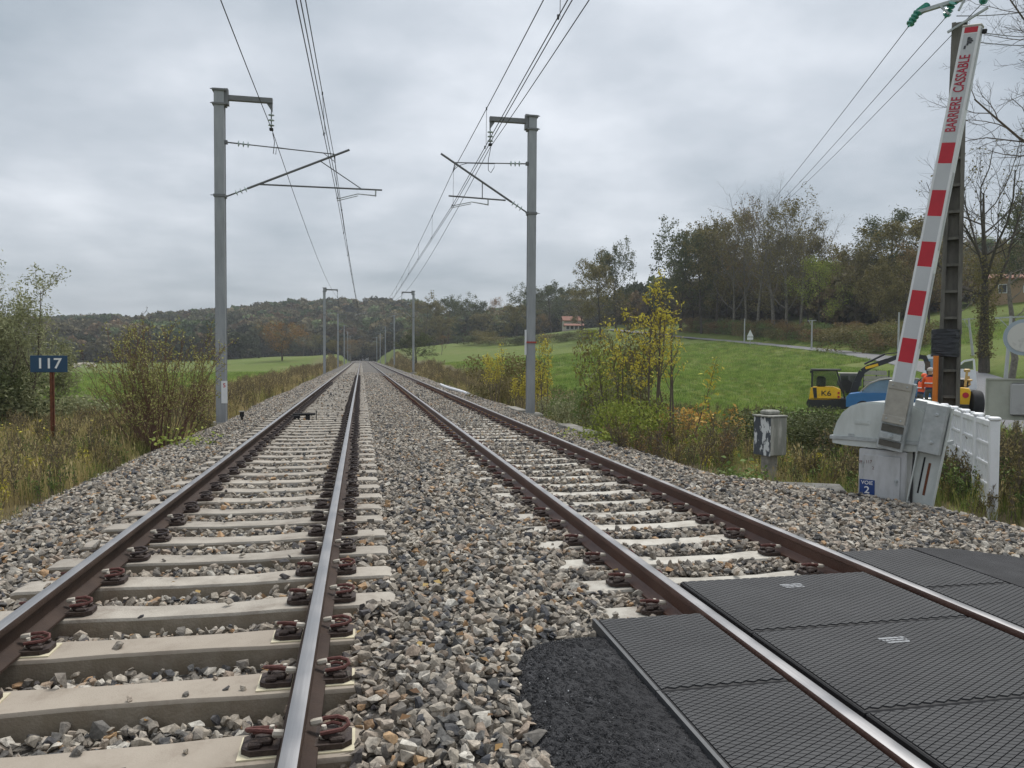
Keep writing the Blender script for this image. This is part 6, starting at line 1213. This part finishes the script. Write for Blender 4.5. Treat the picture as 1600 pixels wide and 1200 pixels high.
# leaning sapling
P_ = Plant(230); p = seat(1078, 700, 17.5); P_.limb(np.zeros(3), nrm(np.array((.28, -.1, 1))), 2.1, .016, 0, [dict(n=9, wander=.04, trop=-.03, kids=13, ang=55, ratio=.16, t0=.25, leaf=6, spread=.06, tip=.2), dict(n=3, wander=.15, leaf=8, spread=.06)])
o = empty('sapling', tuple(p), R(-28), label='thin sapling leaning towards the equipment box with golden leaves', cat='sapling', group=sy); put('stems', P_.mb.mesh('stems', m_twig), o); put('leaves', leaf_mesh('leaves', P_.leaf, (.08, .15), LM['yellow'], .4, 3, .4), o)
P_ = Plant(231)
for k in range(30): P_.limb(np.array((P_.r.normal(0, .8), P_.r.normal(0, .5), 0)), nrm(np.array((P_.r.normal(0, .5), P_.r.normal(0, .5), .7))), .8, .006, 0, [dict(n=4, wander=.2, leaf=26, spread=.09, lt0=.1)])
p = seat(1080, 655, 20.5); o = empty('autumn_bush', tuple(p), label='low rust-orange bush behind the saplings at the meadow edge', cat='bush'); put('stems', P_.mb.mesh('stems', m_twig), o); put('leaves', leaf_mesh('leaves', P_.leaf, (.08, .17), LM['orange'], .5, 3, .5), o)
# dry brown stem bushes along the right ballast edge
Cd = [dict(n=5, wander=.07, trop=.04, kids=(7, 10), ang=28, ratio=.38, t0=.25, leaf=1.2, spread=.03, tip=.3), dict(n=4, wander=.14, trop=.08, kids=4, ang=35, ratio=.5, leaf=2.0, spread=.03), dict(n=3, wander=.2, leaf=1.2, spread=.03)]
for i, (px, py, D, lab) in enumerate([(975, 712, 14.2, 'dry brown stem bush at the ballast edge under the saplings'), (1000, 715, 14.0, 'dark forked twiggy bush at the ballast edge'), (1042, 728, 13.4, 'brown twig bush between the saplings and the box'), (1085, 735, 13.0, 'reddish brown twig bush a step from the equipment box'), (1130, 735, 13.6, 'thin brown twig bush close to the equipment box'), (1110, 715, 15.0, 'brown twig bush behind the ones beside the box'), (1060, 700, 15.8, 'tall brown twig bush behind the ballast edge bushes')]):
    bush(240 + i, 'twig_bush', seat(px, py, D), 7, (.5, .88), (3, 30), Cd, ((.03, .06), ('brown', 'olive')[i % 2]), m_twig, lab, r0=.009, base=.3, group='dry twig bushes by the ballast')

# ---- grass, weeds and flowers that nobody could count
def tuft(seed, blades, h, spread, mat, wd=.006, bend=.35, heads=0):
    r = np.random.default_rng(seed); mb = MB()
    for k in range(blades):
        a = r.uniform(0, 6.28); b = np.array((r.normal(0, spread), r.normal(0, spread), -.02)); hh = h * r.uniform(.55, 1.1); d = np.array((math.cos(a), math.sin(a), 0)) * hh * bend * r.uniform(.3, 1.2); sd_ = np.array((-math.sin(a), math.cos(a), 0)) * wd * r.uniform(.6, 1.2)
        m_ = b + d * .3 + UP * hh * .55; tip = b + d + UP * hh
        mb.add([b - sd_, b + sd_, m_ + sd_ * .8, m_ - sd_ * .8, tip], [(0, 1, 2, 3), (3, 2, 4)])
        if heads and r.random() < heads: s2 = sd_ * 2.4; e_ = tip - (tip - m_) * .35; mb.add([e_, (e_ + tip) / 2 + s2, tip + UP * .02, (e_ + tip) / 2 - s2], [(0, 1, 2, 3)])
    me = bpy.data.meshes.new('tuft'); me.from_pydata(mb.v, [], mb.f); me.materials.append(mat); return me
def weed(seed, h, mat, leafmat, n=5):
    P_ = Plant(seed)
    for k in range(n): P_.limb(np.array((P_.r.normal(0, .08), P_.r.normal(0, .08), -.02)), nrm(np.array((P_.r.normal(0, .15), P_.r.normal(0, .15), 1))), h * P_.r.uniform(.6, 1.1), .004, 0, [dict(n=4, wander=.06, trop=.05, kids=5, ang=35, ratio=.3, t0=.4, leaf=5, spread=.025), dict(n=2, wander=.15, leaf=5, spread=.025)])
    mb = P_.mb; me0 = leaf_mesh('w', P_.leaf, (.03, .07), leafmat, .45, seed, .3)
    nv = len(mb.v); vs = list(mb.v) + [tuple(v.co) for v in me0.vertices]; fs = list(mb.f) + [[i + nv for i in p.vertices] for p in me0.polygons]; me = bpy.data.meshes.new('weed'); me.from_pydata(vs, [], fs); me.materials.append(mat); me.materials.append(leafmat); me.polygons.foreach_set('material_index', [0] * len(mb.f) + [1] * len(me0.polygons)); 
    a = me.attributes.new('tint', 'FLOAT', 'FACE'); a.data.foreach_set('value', np.random.default_rng(seed).random(len(fs)).astype(np.float32)); return me
g_dry = ramp_mat('dry_grass', SC([(0, (.11, .085, .038)), (.5, (.22, .175, .08)), (1, (.33, .27, .14))], 2.1), rough=.85, trans=.25, spec=.2)
g_mix = ramp_mat('mixed_grass', SC([(0, (.05, .065, .02)), (.5, (.12, .135, .04)), (1, (.22, .20, .075))], 2.0), rough=.85, trans=.25, spec=.2)
g_grn = ramp_mat('green_grass', SC([(0, (.05, .085, .018)), (.5, (.11, .165, .035)), (1, (.19, .23, .06))], 2.0), rough=.85, trans=.25, spec=.2)
W_br = ramp_mat('weed_brown', SC([(0, (.06, .05, .024)), (.5, (.13, .105, .05)), (1, (.21, .17, .08))], 1.7), trans=.2, attr='tint'); W_gr = ramp_mat('weed_green', SC(G['green'], 2.0), trans=.2, attr='tint'); W_li = ramp_mat('weed_lime', SC(G['yellow'], 2.0), trans=.2, attr='tint'); W_ol = ramp_mat('weed_olive', SC(G['olive'], 2.0), trans=.2, attr='tint')
TU = [tuft(1, 26, .55, .09, g_dry, .004, .3, .5), tuft(2, 22, .7, .10, g_dry, .004, .25, .6), tuft(3, 28, .4, .09, g_mix, .005), tuft(4, 30, .3, .10, g_grn, .005, .45), tuft(5, 24, .5, .08, g_mix, .005, .35, .2), weed(6, .75, m_twig, W_br), weed(7, .6, m_twig, W_ol), weed(8, .45, m_twig, W_gr), weed(9, .40, m_twig, W_li), tuft(10, 40, .16, .13, g_grn, .005, .5), tuft(11, 36, .13, .13, g_mix, .005, .5)]
def sow(name, label, cat, zones):
    X_, Y_, S_, I_ = [], [], [], []
    for x0, x1, y0, y1, dens, mix, (s0, s1), cond in zones:
        n = int((x1 - x0) * (y1 - y0) * dens); x = rng.uniform(x0, x1, n); y = rng.uniform(y0, y1, n); k = np.ones(n, bool) if cond is None else cond(x, y)
        x, y = x[k], y[k]; X_.append(x); Y_.append(y); S_.append(rng.uniform(s0, s1, len(x))); ks, ps = zip(*mix.items()); I_.append(rng.choice(ks, len(x), p=np.array(ps) / sum(ps)))
    x = np.concatenate(X_); y = np.concatenate(Y_); s_ = np.concatenate(S_); i = np.concatenate(I_); z = ground(x, y); ok = (np.hypot(x[:, None] - ROAD[None, 5:, 0], y[:, None] - ROAD[None, 5:, 1]).min(1) > 2.15) & ~inpoly(x, y, APRON); x, y, z, s_, i = x[ok], y[ok], z[ok], s_[ok], i[ok]; n = len(x)
    return scatter(name, np.stack([x, y, z], 1), np.stack([rng.normal(0, .08, n), rng.normal(0, .08, n), rng.random(n) * 6.28], 1), s_, i, TU, label=label, cat=cat)
edgeL = lambda x, y: x < -3.95 - .22 * np.sin(y * 1.3) - .15 * np.sin(y * 3.7) - .25 * rng.random(len(x))
edgeR = lambda x, y: x > 5.75 + widen(y) - .3 + .25 * np.sin(y * 1.1) + .15 * np.sin(y * 3.1) + .25 * rng.random(len(x))
pn = lambda t, s_=.5: (lambda x, y: patch_noise(x, y, s_) > t)
both = lambda *f: (lambda x, y: np.logical_and.reduce([g(x, y) for g in f]))
sow('verge_grass', 'dry grass and weeds between the cow field and the ballast', 'grass', [
    (-9.5, -3.8, 4, 26, 42, {0: 3, 1: 1.6, 2: 3, 4: 3.5, 3: 1, 5: .6, 6: .8, 7: .8, 8: .35}, (.5, .95), edgeL), (-13, -9, 8, 30, 20, {0: 2, 2: 3, 4: 3, 6: 1, 7: 1}, (.6, 1.1), None), (-5.6, -4.0, 6, 20, 14, {3: 3, 4: 1, 7: .5}, (.5, .9), both(edgeL, pn(.25, .9))),
    (-7.5, -3.9, 26, 60, 16, {0: 3, 1: 3, 2: 2, 5: 1.2, 6: 1.5, 4: 2}, (.7, 1.25), edgeL), (-7, -3.9, 60, 180, 6, {0: 2, 1: 2, 5: 1, 6: 1.5, 2: 2}, (.9, 1.5), edgeL)])
sow('bank_weeds', 'brown weeds and grass between the ballast and the sloping meadow', 'grass', [
    (5.4, 11.5, 9, 26, 30, {0: 2, 1: .7, 2: 3, 4: 3.5, 3: 1.5, 5: .12, 6: .6, 7: 1.4, 8: .7}, (.4, .78), edgeR), (7, 15, 6.5, 14, 26, {2: 2, 3: 2, 4: 2, 6: 1, 7: 1.2, 0: 1, 8: .2}, (.5, 1.0), edgeR), (11, 17, 12, 30, 16, {2: 2, 3: 3, 4: 2, 6: .6, 7: .8}, (.5, 1.0), None),
    (5.4, 9.5, 26, 60, 16, {0: 2, 1: 1.5, 5: 1.2, 6: 1.5, 2: 2, 4: 2, 7: .7}, (.6, 1.15), edgeR), (5.4, 8.5, 60, 180, 6, {0: 2, 1: 1, 5: 1, 6: 1.5, 2: 2}, (.8, 1.4), edgeR), (8.2, 12, 6.2, 12.5, 14, {7: 2, 6: 2, 4: 1, 5: 1}, (.7, 1.2), None)])
sow('meadow_grass', 'short green grass of the meadows on both sides', 'grass', [(-40, -11, 14, 60, 9, {9: 4, 10: 1.5, 3: .4}, (.8, 1.5), None), (9.5, 40, 16, 60, 11, {9: 4, 10: 1.5, 3: .3}, (.8, 1.5), None), (9, 40, 3, 16, 10, {9: 4, 3: 1}, (.8, 1.3), None), (-60, -10, 60, 110, 2.2, {9: 4, 10: 2}, (1.6, 2.4), None), (10, 75, 60, 110, 2.6, {9: 4, 10: 2}, (1.6, 2.4), None)])
# yellow low plants at the ballast edges
for i, (px, py, D, n, w1, lab) in enumerate([(285, 715, 13.6, 130, .7, 'yellow-green ground plants below the red-stemmed bush'), (945, 690, 15.4, 320, 1.1, 'yellow-green ground plants at the end of the trough lid'), (30, 690, 17, 260, 1.4, 'yellow-leaved weeds in the dry grass near the blue sign'), (1160, 748, 11.3, 160, .4, 'small green plant beside the cracked slab')]):
    p = seat(px, py, D); p[2] = max(p[2], float(bedz(p[0], p[1])) if -4.4 < p[0] < 6 else -9); r = np.random.default_rng(i + 60); C = np.stack([r.normal(0, w1 * .45, n), r.normal(0, w1 * .45, n), .04 + np.abs(r.normal(0, .13 + .1 * (i == 2), n))], 1)
    o = put('ground_plants', leaf_mesh('ground_plants', C, (.05, .11), LM[('lime', 'lime', 'yellow', 'green')[i]], .6, i, .3, .8), None, tuple(p)); tag(o, lab, 'plants')

# ---- leaves fallen on the stones and sleepers
n = 380; x = rng.uniform(-4, 6.5, n); y = 2.2 + 18 * rng.random(n) ** 1.5; k = ~inpoly(x, y, APRON) & ~((x > 1.2) & (x < 4.2) & (y < 5.1)); x, y = x[k], y[k]; z = np.maximum(bedz(x, y) + .03, np.where((np.abs(x - T1) < 1.2) & (nearest(y, SL1) < .12), -.172, -9))
fl = ramp_mat('fallen_leaf', [(0, (.10, .05, .02)), (.5, (.22, .12, .04)), (1, (.38, .27, .09))], rough=.7, trans=.1)
lm = []
for i in range(3): q = leaf_mesh('fallen', np.zeros((1, 3)), (1.0, 1.0), fl, .6 + .1 * i, i, 1, 6.0); lm.append(q)
scatter('fallen_leaves', np.stack([x, y, z], 1), np.stack([rng.normal(0, .14, len(x)), rng.normal(0, .14, len(x)), rng.random(len(x)) * 6.28], 1), rng.uniform(.03, .065, len(x)), rng.integers(0, 3, len(x)), lm, label='brown leaves fallen on the ballast stones', cat='leaves')
# ================================================================ damp autumn air
mh = bpy.data.materials.new('haze'); mh.use_nodes = True; t = mh.node_tree; t.nodes.clear(); vo = t.nodes.new('ShaderNodeVolumePrincipled'); mo = t.nodes.new('ShaderNodeOutputMaterial'); t.links.new(vo.outputs[0], mo.inputs['Volume'])
vo.inputs['Color'].default_value = (.86, .9, .95, 1); vo.inputs['Density'].default_value = .0004
mb = MB(); zlo = float(GZ.min()) - 1.0; zhi = 95.0; mb.box((0, 0, (zlo + zhi) / 2), (3400, 3400, zhi - zlo)); o = mb.build('haze', mh); tag(o, 'thin grey haze of damp air over the whole landscape', 'haze', kind='stuff')
